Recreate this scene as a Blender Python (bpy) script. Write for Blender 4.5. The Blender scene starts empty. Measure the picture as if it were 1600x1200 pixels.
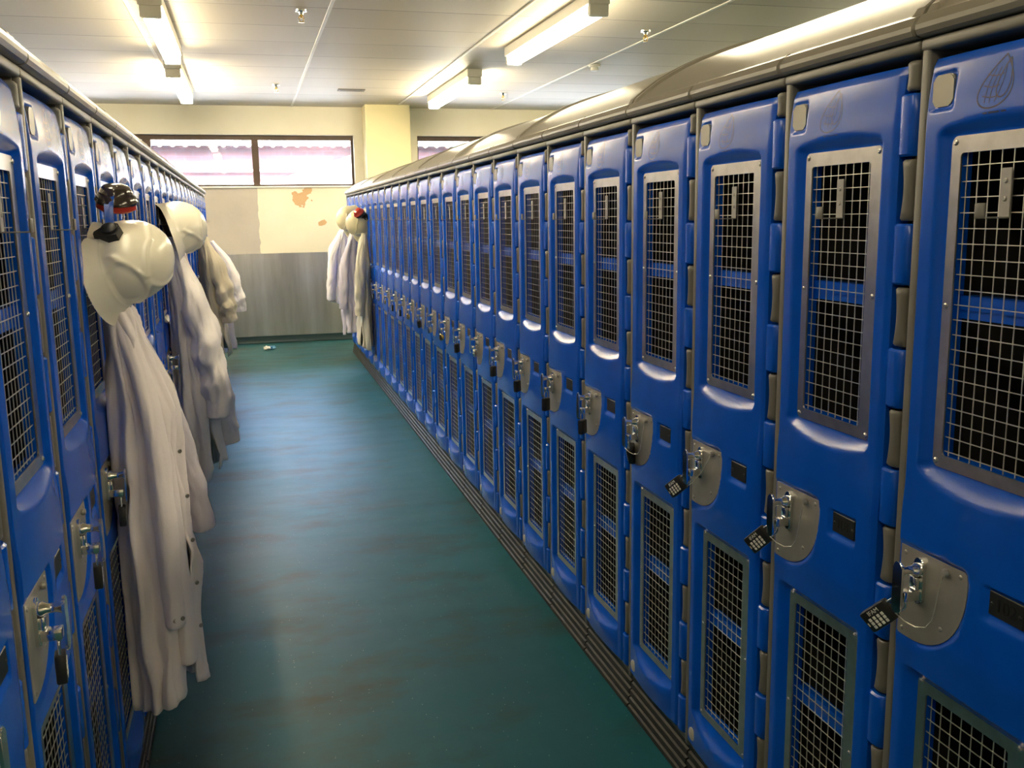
import bpy, bmesh, math, random
import numpy as np
from mathutils import Vector, Matrix, noise

PI = math.pi
scene = bpy.context.scene
COL = scene.collection
random.seed(7)

# ------------------------------------------------------------------ camera
F_PX, YAW, PITCH, ROLL, CAM_H = 1481.73, 0.26624, -0.17498, -0.01559, 1.601
cam_data = bpy.data.cameras.new('camera')
cam_data.sensor_fit = 'HORIZONTAL'
cam_data.sensor_width = 36.0
cam_data.lens = 36.0 * F_PX / 1600.0
cam_data.clip_start = 0.02
cam = bpy.data.objects.new('camera', cam_data)
COL.objects.link(cam)
_f = Vector((math.sin(YAW) * math.cos(PITCH), math.cos(YAW) * math.cos(PITCH), math.sin(PITCH)))
_r = Vector((math.cos(YAW), -math.sin(YAW), 0))
_u = _r.cross(_f)
_r2 = _r * math.cos(ROLL) + _u * math.sin(ROLL)
_u2 = -_r * math.sin(ROLL) + _u * math.cos(ROLL)
cam.matrix_world = Matrix(((_r2.x, _u2.x, -_f.x, 0), (_r2.y, _u2.y, -_f.y, 0),
                           (_r2.z, _u2.z, -_f.z, CAM_H), (0, 0, 0, 1)))
scene.camera = cam

# ------------------------------------------------------------------ view, sky, sun
scene.view_settings.view_transform = 'Standard'
scene.view_settings.look = 'None'
scene.view_settings.gamma = 1.0
scene.view_settings.use_curve_mapping = False
scene.view_settings.exposure = 0.80

world = bpy.data.worlds.new('sky')
scene.world = world
world.use_nodes = True
wn = world.node_tree
wn.nodes.clear()
wo = wn.nodes.new('ShaderNodeOutputWorld')
wb = wn.nodes.new('ShaderNodeBackground')
sky = wn.nodes.new('ShaderNodeTexSky')
sky.sky_type = 'NISHITA'
sky.sun_disc = False
sky.sun_elevation = math.radians(48)
sky.sun_rotation = math.radians(200)
sky.dust_density = 3.0
wb.inputs['Strength'].default_value = 9.0
wn.links.new(sky.outputs[0], wb.inputs['Color'])
wn.links.new(wb.outputs[0], wo.inputs['Surface'])

sun_data = bpy.data.lights.new('sun', 'SUN')
sun_data.energy = 6.0
sun_data.angle = 0.01
sun_data.color = (1.0, 0.95, 0.86)
sun = bpy.data.objects.new('sun', sun_data)
COL.objects.link(sun)
sun.rotation_euler = Vector((0.85, 0.26, -0.95)).to_track_quat('-Z', 'Y').to_euler()

LAMP_POWER = 26.0           # emission of the fluorescent diffusers
LAMP_COLOR = (1.0, 0.86, 0.58)

# ------------------------------------------------------------------ materials
def new_mat(name):
    m = bpy.data.materials.new(name)
    m.use_nodes = True
    nt = m.node_tree
    b = nt.nodes['Principled BSDF']
    return m, nt, b

def N(nt, typ, **kw):
    n = nt.nodes.new(typ)
    for k, v in kw.items():
        setattr(n, k, v)
    return n

def noise_fac(nt, scale, detail=4, rough=0.5, src='Object', stretch=None):
    tc = N(nt, 'ShaderNodeTexCoord')
    no = N(nt, 'ShaderNodeTexNoise')
    no.inputs['Scale'].default_value = scale
    no.inputs['Detail'].default_value = detail
    no.inputs['Roughness'].default_value = rough
    out = tc.outputs[src]
    if stretch:
        mp = N(nt, 'ShaderNodeMapping')
        mp.inputs['Scale'].default_value = stretch
        nt.links.new(out, mp.inputs['Vector'])
        out = mp.outputs[0]
    nt.links.new(out, no.inputs['Vector'])
    return no

def ramp(nt, fac, stops):
    r = N(nt, 'ShaderNodeValToRGB')
    els = r.color_ramp.elements
    while len(els) < len(stops):
        els.new(0.5)
    for e, (p, c) in zip(els, stops):
        e.position = p
        e.color = (c[0], c[1], c[2], 1)
    nt.links.new(fac, r.inputs[0])
    return r

def mixc(nt, fac, a, b):
    m = N(nt, 'ShaderNodeMix', data_type='RGBA')
    for sock, v in ((m.inputs[0], fac), (m.inputs[6], a), (m.inputs[7], b)):
        if hasattr(v, 'links') or hasattr(v, 'is_linked'):
            nt.links.new(v, sock)
        elif isinstance(v, (int, float)):
            sock.default_value = v
        else:
            sock.default_value = (v[0], v[1], v[2], 1)
    return m.outputs[2]

def bump(nt, b, height, strength, dist=0.01):
    n = N(nt, 'ShaderNodeBump')
    n.inputs['Strength'].default_value = strength
    n.inputs['Distance'].default_value = dist
    nt.links.new(height, n.inputs['Height'])
    nt.links.new(n.outputs[0], b.inputs['Normal'])

def math_node(nt, op, a, b=None, c=None):
    n = N(nt, 'ShaderNodeMath', operation=op)
    for i, v in enumerate((a, b, c)):
        if v is None:
            continue
        if isinstance(v, (int, float)):
            n.inputs[i].default_value = v
        else:
            nt.links.new(v, n.inputs[i])
    return n.outputs[0]

def simple(name, col, rough=0.5, metal=0.0, var=0.12, vscale=6.0, bumpy=0.0, bscale=200.0, spec=None):
    m, nt, b = new_mat(name)
    no = noise_fac(nt, vscale)
    lo = [c * (1 - var) for c in col]
    hi = [min(1, c * (1 + var)) for c in col]
    r = ramp(nt, no.outputs['Fac'], [(0.3, lo), (0.7, hi)])
    nt.links.new(r.outputs[0], b.inputs['Base Color'])
    b.inputs['Roughness'].default_value = rough
    b.inputs['Metallic'].default_value = metal
    if spec is not None:
        b.inputs['Specular IOR Level'].default_value = spec
    if bumpy:
        n2 = noise_fac(nt, bscale, 2)
        bump(nt, b, n2.outputs['Fac'], bumpy, 0.001)
    return m

M = {}
M['blue'] = simple('blue_moulded_plastic', (0.0005, 0.080, 0.54), 0.25, var=0.10, vscale=9, bumpy=0.08, bscale=260)
M['blue_dark'] = simple('engraved_blue_plastic', (0.002, 0.012, 0.075), 0.45)
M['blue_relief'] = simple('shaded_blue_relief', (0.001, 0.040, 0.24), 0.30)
M['grey'] = simple('grey_moulded_plastic', (0.155, 0.145, 0.125), 0.42, var=0.10, bumpy=0.18, bscale=300)
M['cap'] = simple('grey_plastic_top', (0.235, 0.215, 0.178), 0.30, var=0.08, bumpy=0.06, bscale=160)
M['plinth'] = simple('black_ribbed_plastic', (0.012, 0.011, 0.010), 0.55)
M['steel'] = simple('brushed_steel', (0.60, 0.57, 0.53), 0.30, 1.0, var=0.10, vscale=30)
M['wire'] = simple('welded_steel_wire', (0.80, 0.76, 0.66), 0.34, 0.85, var=0.06)
M['chrome'] = simple('polished_chrome', (0.80, 0.80, 0.80), 0.10, 1.0, var=0.02)
M['plate'] = simple('satin_lock_plate', (0.36, 0.345, 0.32), 0.40, 0.40, var=0.08, vscale=25)
M['black'] = simple('black_plastic', (0.014, 0.014, 0.014), 0.40)
M['ink'] = simple('black_digits', (0.002, 0.002, 0.002), 0.6)
M['badge'] = simple('cast_grey_badge', (0.30, 0.28, 0.24), 0.38, 0.5)
M['button'] = simple('pale_grey_cap', (0.42, 0.40, 0.35), 0.45)
M['white_print'] = simple('white_print', (0.78, 0.76, 0.70), 0.5)
M['brass'] = simple('brass', (0.65, 0.45, 0.13), 0.22, 1.0)
M['silver_lock'] = simple('silver_lock_body', (0.75, 0.74, 0.70), 0.22, 1.0)
M['inside_shade'] = simple('dark_interior_shade', (0.022, 0.020, 0.018), 0.85)
M['helmet'] = simple('cream_helmet_shell', (0.90, 0.85, 0.70), 0.24, var=0.03)
M['helmet_old'] = simple('yellowed_helmet_shell', (0.74, 0.66, 0.40), 0.33, var=0.04)
M['harness'] = simple('grey_helmet_harness', (0.30, 0.24, 0.20), 0.7)
M['cup'] = simple('glossy_dark_cup', (0.035, 0.026, 0.022), 0.12)
M['red'] = simple('red_glossy_cup', (0.42, 0.035, 0.02), 0.15)
M['window_brown'] = simple('brown_window_frame', (0.085, 0.05, 0.032), 0.5)
M['sill'] = simple('white_sill_paint', (0.82, 0.79, 0.70), 0.45, var=0.03)
M['column'] = simple('yellow_cream_paint', (0.80, 0.71, 0.42), 0.6, var=0.03, vscale=2)
M['fitting'] = simple('white_fitting_enamel', (0.72, 0.70, 0.62), 0.4, var=0.03)
M['grid'] = simple('ceiling_grid_bar', (0.70, 0.67, 0.60), 0.5, var=0.03)
M['vent'] = simple('vent_brown', (0.10, 0.085, 0.06), 0.6)
M['paper'] = simple('white_paper', (0.85, 0.83, 0.76), 0.8)
M['paper_blue'] = simple('blue_film', (0.10, 0.30, 0.55), 0.4)
M['paper_yellow'] = simple('yellow_print', (0.75, 0.60, 0.12), 0.6)
M['tag'] = simple('cloth_stud', (0.34, 0.31, 0.27), 0.3, 0.9)


def cloth(name, col, var=0.05):
    m, nt, b = new_mat(name)
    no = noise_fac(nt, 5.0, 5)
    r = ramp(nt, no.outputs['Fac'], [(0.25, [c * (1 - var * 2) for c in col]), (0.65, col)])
    nt.links.new(r.outputs[0], b.inputs['Base Color'])
    b.inputs['Roughness'].default_value = 0.9
    b.inputs['Sheen Weight'].default_value = 0.15
    b.inputs['Specular IOR Level'].default_value = 0.2
    n1 = noise_fac(nt, 28.0, 5, 0.6)
    n2 = noise_fac(nt, 900.0, 1)
    h = math_node(nt, 'MULTIPLY_ADD', n2.outputs['Fac'], 0.10, n1.outputs['Fac'])
    bump(nt, b, h, 0.30, 0.010)
    return m

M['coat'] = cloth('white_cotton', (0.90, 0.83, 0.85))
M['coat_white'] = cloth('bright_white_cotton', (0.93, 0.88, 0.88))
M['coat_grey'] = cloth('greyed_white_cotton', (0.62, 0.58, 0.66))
M['coat_beige'] = cloth('dingy_cream_cotton', (0.58, 0.52, 0.40))
M['coat_cream'] = cloth('creamy_white_cotton', (0.72, 0.67, 0.52))

# floor: teal safety vinyl with pale flecks and brown scuffs
m, nt, b = new_mat('teal_safety_vinyl')
n_big = noise_fac(nt, 0.9, 5, 0.6, stretch=(1.5, 0.6, 1))
base = ramp(nt, n_big.outputs['Fac'], [(0.30, (0.001, 0.066, 0.090)), (0.70, (0.003, 0.102, 0.132))])
n_dirt = noise_fac(nt, 1.6, 7, 0.65, stretch=(1.0, 1.6, 1))
dirt = ramp(nt, n_dirt.outputs['Fac'], [(0.49, (0, 0, 0)), (0.68, (0.8, 0.8, 0.8))])
c1 = mixc(nt, dirt.outputs[0], base.outputs[0], (0.024, 0.034, 0.016))
tc = N(nt, 'ShaderNodeTexCoord')
vor = N(nt, 'ShaderNodeTexVoronoi')
vor.inputs['Scale'].default_value = 42.0
nt.links.new(tc.outputs['Object'], vor.inputs['Vector'])
near = math_node(nt, 'LESS_THAN', vor.outputs['Distance'], 0.075)
sep = N(nt, 'ShaderNodeSeparateColor')
nt.links.new(vor.outputs['Color'], sep.inputs[0])
pick = math_node(nt, 'GREATER_THAN', sep.outputs[0], 0.55)
fl = math_node(nt, 'MULTIPLY', near, pick)
fl = math_node(nt, 'MULTIPLY', fl, 0.55)
c2 = mixc(nt, fl, c1, (0.40, 0.50, 0.46))
nt.links.new(c2, b.inputs['Base Color'])
n_r = noise_fac(nt, 3.0, 5, stretch=(0.8, 2.2, 1))
rr = N(nt, 'ShaderNodeMapRange')
rr.inputs[3].default_value = 0.42
rr.inputs[4].default_value = 0.58
nt.links.new(n_r.outputs['Fac'], rr.inputs[0])
nt.links.new(rr.outputs[0], b.inputs['Roughness'])
n_b = noise_fac(nt, 7.0, 4)
n_b2 = noise_fac(nt, 240.0, 1)
hb = math_node(nt, 'MULTIPLY_ADD', n_b2.outputs['Fac'], 0.05, n_b.outputs['Fac'])
bump(nt, b, hb, 0.10, 0.01)
b.inputs['Specular IOR Level'].default_value = 0.30
M['floor'] = m

m, nt, b = new_mat('teal_coved_skirting')
b.inputs['Base Color'].default_value = (0.003, 0.024, 0.030, 1)
b.inputs['Roughness'].default_value = 0.45
M['skirting'] = m

# ceiling: pale tiles, joints every 0.67 m across the aisle
m, nt, b = new_mat('ceiling_tiles')
tc = N(nt, 'ShaderNodeTexCoord')
sx = N(nt, 'ShaderNodeSeparateXYZ')
nt.links.new(tc.outputs['Object'], sx.inputs[0])
yy = math_node(nt, 'SUBTRACT', sx.outputs[1], 6.945 - 0.67 * 40)
fr = math_node(nt, 'MODULO', yy, 0.67)
j1 = math_node(nt, 'LESS_THAN', fr, 0.017)
nj = noise_fac(nt, 1.1, 3)
jm = ramp(nt, nj.outputs['Fac'], [(0.35, (0.25, 0.25, 0.25)), (0.65, (0.9, 0.9, 0.9))])
sepj = N(nt, 'ShaderNodeSeparateColor')
nt.links.new(jm.outputs[0], sepj.inputs[0])
jf = math_node(nt, 'MULTIPLY', j1, sepj.outputs[0])
# each tile slightly different
ti = math_node(nt, 'FLOOR', math_node(nt, 'DIVIDE', yy, 0.67))
tx = math_node(nt, 'FLOOR', math_node(nt, 'DIVIDE', math_node(nt, 'ADD', sx.outputs[0], 20 * 1.32 - 0.64), 1.32))
wnz = N(nt, 'ShaderNodeTexWhiteNoise', noise_dimensions='2D')
cmb = N(nt, 'ShaderNodeCombineXYZ')
nt.links.new(ti, cmb.inputs[0])
nt.links.new(tx, cmb.inputs[1])
nt.links.new(cmb.outputs[0], wnz.inputs['Vector'])
tcol = ramp(nt, wnz.outputs['Value'], [(0.0, (0.48, 0.425, 0.33)), (1.0, (0.53, 0.475, 0.375))])
cc = mixc(nt, jf, tcol.outputs[0], (0.10, 0.085, 0.06))
nt.links.new(cc, b.inputs['Base Color'])
b.inputs['Roughness'].default_value = 0.55
nf = noise_fac(nt, 60, 3)
bump(nt, b, nf.outputs['Fac'], 0.08, 0.004)
M['ceiling'] = m

# back wall: cream paint, beige patch under the left window, peeled paint
m, nt, b = new_mat('cream_wall_paint')
tc = N(nt, 'ShaderNodeTexCoord')
sx = N(nt, 'ShaderNodeSeparateXYZ')
nt.links.new(tc.outputs['Object'], sx.inputs[0])
nw = noise_fac(nt, 1.2, 4)
cream = ramp(nt, nw.outputs['Fac'], [(0.3, (0.76, 0.71, 0.57)), (0.7, (0.83, 0.79, 0.67))])
ne = noise_fac(nt, 9.0, 4)
wob = math_node(nt, 'MULTIPLY_ADD', ne.outputs['Fac'], 0.05, sx.outputs[0])
pm = math_node(nt, 'LESS_THAN', wob, 0.175)
pz = math_node(nt, 'LESS_THAN', sx.outputs[2], 2.02)
pm = math_node(nt, 'MULTIPLY', pm, pz)
np_ = noise_fac(nt, 2.5, 4)
patch = ramp(nt, np_.outputs['Fac'], [(0.3, (0.45, 0.41, 0.38)), (0.7, (0.52, 0.475, 0.43))])
cA = mixc(nt, pm, cream.outputs[0], patch.outputs[0])
# grey smudge low right
dif = N(nt, 'ShaderNodeTexNoise')
dif.inputs['Scale'].default_value = 7.0
dif.inputs['Detail'].default_value = 5
nt.links.new(tc.outputs['Object'], dif.inputs['Vector'])
def blob(cx, cz, rx, rz, thr):
    dx = math_node(nt, 'DIVIDE', math_node(nt, 'SUBTRACT', sx.outputs[0], cx), rx)
    dz = math_node(nt, 'DIVIDE', math_node(nt, 'SUBTRACT', sx.outputs[2], cz), rz)
    d2 = math_node(nt, 'ADD', math_node(nt, 'MULTIPLY', dx, dx), math_node(nt, 'MULTIPLY', dz, dz))
    d = math_node(nt, 'SQRT', d2)
    v = math_node(nt, 'MULTIPLY_ADD', dif.outputs['Fac'], 1.9, math_node(nt, 'MULTIPLY', d, 0.55))
    return math_node(nt, 'LESS_THAN', v, thr)
b1 = blob(0.72, 1.86, 0.14, 0.10, 1.36)
b2 = blob(0.79, 1.97, 0.07, 0.08, 1.36)
b3 = blob(0.97, 1.555, 0.07, 0.05, 1.30)
bb = math_node(nt, 'MAXIMUM', math_node(nt, 'MAXIMUM', b1, b2), b3)
cB = mixc(nt, bb, cA, (0.58, 0.37, 0.20))
nt.links.new(cB, b.inputs['Base Color'])
b.inputs['Roughness'].default_value = 0.5
nb = noise_fac(nt, 14, 5)
bump(nt, b, nb.outputs['Fac'], 0.12, 0.01)
M['wall'] = m

# stainless cladding with vertical grain and stains
m, nt, b = new_mat('stainless_cladding')
nv = noise_fac(nt, 2.0, 5, 0.6, stretch=(2.2, 1, 0.25))
r = ramp(nt, nv.outputs['Fac'], [(0.30, (0.42, 0.41, 0.37)), (0.70, (0.68, 0.67, 0.64))])
nt.links.new(r.outputs[0], b.inputs['Base Color'])
b.inputs['Metallic'].default_value = 0.9
nv2 = noise_fac(nt, 3.0, 4, stretch=(3, 1, 0.5))
rr = N(nt, 'ShaderNodeMapRange')
rr.inputs[3].default_value = 0.26
rr.inputs[4].default_value = 0.44
nt.links.new(nv2.outputs['Fac'], rr.inputs[0])
nt.links.new(rr.outputs[0], b.inputs['Roughness'])
M['cladding'] = m

# lamp diffuser: gives off light
def lamp_mat(name, power):
    m, nt, b = new_mat(name)
    nt.nodes.remove(b)
    em = N(nt, 'ShaderNodeEmission')
    em.inputs['Color'].default_value = (*LAMP_COLOR, 1)
    em.inputs['Strength'].default_value = LAMP_POWER * power
    nt.links.new(em.outputs[0], nt.nodes['Material Output'].inputs['Surface'])
    return m
M['lamp_new'] = lamp_mat('lit_diffuser_new_tube', 2.4)
M['lamp'] = lamp_mat('lit_diffuser', 1.0)
M['lamp_old'] = lamp_mat('lit_diffuser_failing_tube', 0.45)
M['lamp_dim'] = lamp_mat('lit_diffuser_old_tube', 0.80)

# window glass, slightly dusty
m, nt, b = new_mat('dusty_glass')
nt.nodes.remove(b)
tr = N(nt, 'ShaderNodeBsdfTransparent')
tr.inputs['Color'].default_value = (0.94, 0.95, 0.96, 1)
gl = N(nt, 'ShaderNodeBsdfGlossy')
gl.inputs['Roughness'].default_value = 0.03
fz = N(nt, 'ShaderNodeFresnel')
fz.inputs['IOR'].default_value = 1.45
mx = N(nt, 'ShaderNodeMixShader')
nt.links.new(fz.outputs[0], mx.inputs[0])
nt.links.new(tr.outputs[0], mx.inputs[1])
nt.links.new(gl.outputs[0], mx.inputs[2])
df = N(nt, 'ShaderNodeBsdfTranslucent')
df.inputs['Color'].default_value = (0.95, 0.95, 1.0, 1)
ng = noise_fac(nt, 5.0, 6, 0.7)
gr = ramp(nt, ng.outputs['Fac'], [(0.35, (0.0, 0.0, 0.0)), (0.80, (0.012, 0.012, 0.012))])
mx2 = N(nt, 'ShaderNodeMixShader')
nt.links.new(gr.outputs[0], mx2.inputs[0])
nt.links.new(mx.outputs[0], mx2.inputs[1])
nt.links.new(df.outputs[0], mx2.inputs[2])
nt.links.new(mx2.outputs[0], nt.nodes['Material Output'].inputs['Surface'])
M['glass'] = m

# outside
m, nt, b = new_mat('red_brickwork')
tc = N(nt, 'ShaderNodeTexCoord')
mp = N(nt, 'ShaderNodeMapping')
mp.inputs['Rotation'].default_value = (PI / 2, 0, 0)
nt.links.new(tc.outputs['Object'], mp.inputs['Vector'])
bk = N(nt, 'ShaderNodeTexBrick')
bk.inputs['Color1'].default_value = (0.040, 0.015, 0.016, 1)
bk.inputs['Color2'].default_value = (0.052, 0.021, 0.021, 1)
bk.inputs['Mortar'].default_value = (0.042, 0.030, 0.034, 1)
bk.inputs['Scale'].default_value = 1.0
bk.inputs['Brick Width'].default_value = 0.24
bk.inputs['Row Height'].default_value = 0.08
bk.inputs['Mortar Size'].default_value = 0.008
nt.links.new(mp.outputs[0], bk.inputs['Vector'])
nt.links.new(bk.outputs['Color'], b.inputs['Base Color'])
b.inputs['Roughness'].default_value = 0.85
M['brick'] = m
M['white_glare'] = simple('white_glare_tone', (0.80, 0.79, 0.76), 0.8, var=0.05, vscale=3)
m, nt, b = new_mat('weathered_roof_sheet')
nl = noise_fac(nt, 7.0, 6, 0.7)
r = ramp(nt, nl.outputs['Fac'], [(0.30, (0.04, 0.033, 0.015)), (0.5, (0.12, 0.105, 0.06)), (0.75, (0.17, 0.155, 0.11))])
nt.links.new(r.outputs[0], b.inputs['Base Color'])
b.inputs['Roughness'].default_value = 0.9
M['roof'] = m
M['paving'] = simple('concrete_paving', (0.70, 0.68, 0.64), 0.9)
M['pipe'] = simple('dark_pipe', (0.12, 0.10, 0.11), 0.6)

# ------------------------------------------------------------------ mesh helpers
def obj(name, bm, mat, parent=None, smooth=None, loc=None):
    me = bpy.data.meshes.new(name)
    bmesh.ops.recalc_face_normals(bm, faces=bm.faces)
    bm.to_mesh(me)
    bm.free()
    mats = mat if isinstance(mat, (list, tuple)) else [mat]
    for mm in mats:
        me.materials.append(mm)
    if smooth is not None:
        me.polygons.foreach_set('use_smooth', [True] * len(me.polygons))
        if smooth < PI:
            me.set_sharp_from_angle(angle=smooth)
    o = bpy.data.objects.new(name, me)
    COL.objects.link(o)
    if parent:
        o.parent = parent
    if loc is not None:
        o.location = loc
    return o

def raw_obj(name, verts, faces, mat, parent=None, smooth=None, fmat=None):
    me = bpy.data.meshes.new(name)
    me.from_pydata([tuple(v) for v in verts], [], faces)
    mats = mat if isinstance(mat, (list, tuple)) else [mat]
    for mm in mats:
        me.materials.append(mm)
    if fmat is not None:
        me.polygons.foreach_set('material_index', fmat)
    if smooth is not None:
        me.polygons.foreach_set('use_smooth', [True] * len(me.polygons))
        if smooth < PI:
            me.set_sharp_from_angle(angle=smooth)
    o = bpy.data.objects.new(name, me)
    COL.objects.link(o)
    if parent:
        o.parent = parent
    return o

def empty(name, loc=(0, 0, 0), rotz=0.0, label=None, cat=None, group=None):
    o = bpy.data.objects.new(name, None)
    o.empty_display_size = 0.05
    COL.objects.link(o)
    o.location = loc
    o.rotation_euler = (0, 0, rotz)
    tag(o, label, cat, group)
    return o

def tag(o, label=None, cat=None, group=None, kind=None):
    if label:
        o['label'] = label
    if cat:
        o['category'] = cat
    if group:
        o['group'] = group
    if kind:
        o['kind'] = kind
    return o

def add_box(bm, lo, hi, bev=0.0, seg=2, mi=0):
    vs = [bm.verts.new((x, y, z)) for x in (lo[0], hi[0]) for y in (lo[1], hi[1]) for z in (lo[2], hi[2])]
    idx = [(0, 1, 3, 2), (4, 6, 7, 5), (0, 4, 5, 1), (2, 3, 7, 6), (0, 2, 6, 4), (1, 5, 7, 3)]
    fs = [bm.faces.new([vs[i] for i in f]) for f in idx]
    for f in fs:
        f.material_index = mi
    if bev > 0:
        es = list({e for f in fs for e in f.edges})
        bmesh.ops.bevel(bm, geom=es, offset=bev, segments=seg, affect='EDGES', profile=0.5)

def add_tube(bm, pts, r, seg=10, cap=True, mi=0):
    pts = [Vector(p) for p in pts]
    rs = r if isinstance(r, (list, tuple)) else [r] * len(pts)
    up = Vector((0, 0, 1))
    rings = []
    prev = None
    for i, p in enumerate(pts):
        if i == 0:
            t = pts[1] - p
        elif i == len(pts) - 1:
            t = p - pts[i - 1]
        else:
            t = pts[i + 1] - pts[i - 1]
        t.normalize()
        if prev is None:
            a = up if abs(t.dot(up)) < 0.9 else Vector((1, 0, 0))
            n = t.cross(a).normalized()
        else:
            n = (prev - t * prev.dot(t))
            n = n.normalized() if n.length > 1e-6 else t.orthogonal().normalized()
        prev = n
        bq = t.cross(n)
        rings.append([bm.verts.new(p + (n * math.cos(2 * PI * k / seg) + bq * math.sin(2 * PI * k / seg)) * rs[i])
                      for k in range(seg)])
    for i in range(len(rings) - 1):
        for k in range(seg):
            f = bm.faces.new((rings[i][k], rings[i][(k + 1) % seg], rings[i + 1][(k + 1) % seg], rings[i + 1][k]))
            f.material_index = mi
    if cap:
        for rg in (rings[0], rings[-1]):
            f = bm.faces.new(rg)
            f.material_index = mi

def add_lathe(bm, prof, origin, axis=(0, 0, 1), seg=20, mi=0):
    """prof: list of (radius, height along the axis)"""
    ax = Vector(axis).normalized()
    n = ax.orthogonal().normalized()
    q = ax.cross(n)
    o = Vector(origin)
    rings = []
    for r, h in prof:
        if r < 1e-6:
            rings.append([bm.verts.new(o + ax * h)])
        else:
            rings.append([bm.verts.new(o + ax * h + (n * math.cos(2 * PI * k / seg) + q * math.sin(2 * PI * k / seg)) * r)
                          for k in range(seg)])
    for a, b in zip(rings[:-1], rings[1:]):
        for k in range(seg):
            k2 = (k + 1) % seg
            if len(a) == 1 and len(b) == 1:
                continue
            if len(a) == 1:
                f = bm.faces.new((a[0], b[k], b[k2]))
            elif len(b) == 1:
                f = bm.faces.new((a[k], a[k2], b[0]))
            else:
                f = bm.faces.new((a[k], a[k2], b[k2], b[k]))
            f.material_index = mi

def add_prism(bm, poly, y0, y1, mi=0, bev=0.0):
    """poly in (x,z); extruded from y0 (front) to y1 (back)"""
    a = [bm.verts.new((x, y0, z)) for x, z in poly]
    b = [bm.verts.new((x, y1, z)) for x, z in poly]
    n = len(poly)
    ff = bm.faces.new(a)
    fb = bm.faces.new(b[::-1])
    fs = [ff, fb]
    for i in range(n):
        fs.append(bm.faces.new((a[i], b[i], b[(i + 1) % n], a[(i + 1) % n])))
    for f in fs:
        f.material_index = mi
    if bev > 0:
        bmesh.ops.bevel(bm, geom=list(ff.edges), offset=bev, segments=2, affect='EDGES')

def rrect(x0, x1, z0, z1, r, n=6):
    pts = []
    for cx, cz, a0 in ((x1 - r, z1 - r, 0), (x0 + r, z1 - r, PI / 2), (x0 + r, z0 + r, PI), (x1 - r, z0 + r, 1.5 * PI)):
        for k in range(n + 1):
            a = a0 + PI / 2 * k / n
            pts.append((cx + r * math.cos(a), cz + r * math.sin(a)))
    return pts

def add_ring(bm, outer, inner, y0, y1):
    n = len(outer)
    of = [bm.verts.new((x, y0, z)) for x, z in outer]
    inf = [bm.verts.new((x, y0, z)) for x, z in inner]
    ob = [bm.verts.new((x, y1, z)) for x, z in outer]
    ib = [bm.verts.new((x, y1, z)) for x, z in inner]
    for i in range(n):
        j = (i + 1) % n
        bm.faces.new((of[i], of[j], inf[j], inf[i]))
        bm.faces.new((of[i], ob[i], ob[j], of[j]))
        bm.faces.new((inf[i], inf[j], ib[j], ib[i]))

def text_mesh(s, size, extrude=0.0005):
    cu = bpy.data.curves.new('t', 'FONT')
    cu.body = s
    cu.size = size
    cu.extrude = extrude
    cu.align_x = 'CENTER'
    cu.align_y = 'CENTER'
    o = bpy.data.objects.new('t', cu)
    COL.objects.link(o)
    dg = bpy.context.evaluated_depsgraph_get()
    me = bpy.data.meshes.new_from_object(o.evaluated_get(dg))
    bpy.data.objects.remove(o)
    bpy.data.curves.remove(cu)
    me.materials.clear()
    return me

# ------------------------------------------------------------------ room shell
ROOM_X0, ROOM_X1, ROOM_Y0, ROOM_Y1, CEIL = -4.2, 7.6, -3.6, 12.85, 3.03

def struct(name, lo, hi, mat, bev=0.0):
    bm = bmesh.new()
    add_box(bm, lo, hi, bev)
    return tag(obj(name, bm, mat), kind='structure')

struct('floor', (ROOM_X0, ROOM_Y0, -0.1), (ROOM_X1, ROOM_Y1, 0), M['floor'])
ceiling = struct('ceiling', (ROOM_X0, ROOM_Y0, CEIL), (ROOM_X1, ROOM_Y1, CEIL + 0.15), M['ceiling'])
struct('wall_left', (ROOM_X0 - 0.2, ROOM_Y0, 0), (ROOM_X0, ROOM_Y1, CEIL), M['wall'])
struct('wall_right', (ROOM_X1, ROOM_Y0, 0), (ROOM_X1 + 0.2, ROOM_Y1, CEIL), M['wall'])
struct('wall_front', (ROOM_X0, ROOM_Y0 - 0.2, 0), (ROOM_X1, ROOM_Y0, CEIL), M['wall'])

WIN_Z0, WIN_Z1 = 2.03, 2.675
W1X0, W1X1, W2X0, W2X1 = -3.6, 1.41, 2.25, 5.6
bm = bmesh.new()
Y0, Y1 = ROOM_Y1, ROOM_Y1 + 0.26
add_box(bm, (ROOM_X0, Y0, 0), (ROOM_X1, Y1, WIN_Z0))
add_box(bm, (ROOM_X0, Y0, WIN_Z1), (ROOM_X1, Y1, CEIL + 0.15))
for a, c in ((ROOM_X0, W1X0), (W1X1, W2X0), (W2X1, ROOM_X1)):
    add_box(bm, (a, Y0, WIN_Z0), (c, Y1, WIN_Z1))
tag(obj('wall_back', bm, M['wall']), kind='structure')
struct('wall_column', (1.53, 12.50, 0), (2.105, 12.85, CEIL), M['column'], 0.006)

# skirting: coved
def cove(name, x0, x1):
    bm = bmesh.new()
    prof = [(0, 0.095), (-0.006, 0.095), (-0.008, 0.04), (-0.018, 0.014), (-0.045, 0.001), (0, 0.001)]
    a = [bm.verts.new((x0, ROOM_Y1 + y, z)) for y, z in prof]
    c = [bm.verts.new((x1, ROOM_Y1 + y, z)) for y, z in prof]
    for i in range(len(prof)):
        j = (i + 1) % len(prof)
        bm.faces.new((a[i], a[j], c[j], c[i]))
    bm.faces.new(a)
    bm.faces.new(c[::-1])
    return tag(obj(name, bm, M['skirting'], smooth=0.6), kind='structure')
cove('baseboard_back', ROOM_X0, 1.53)

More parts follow.
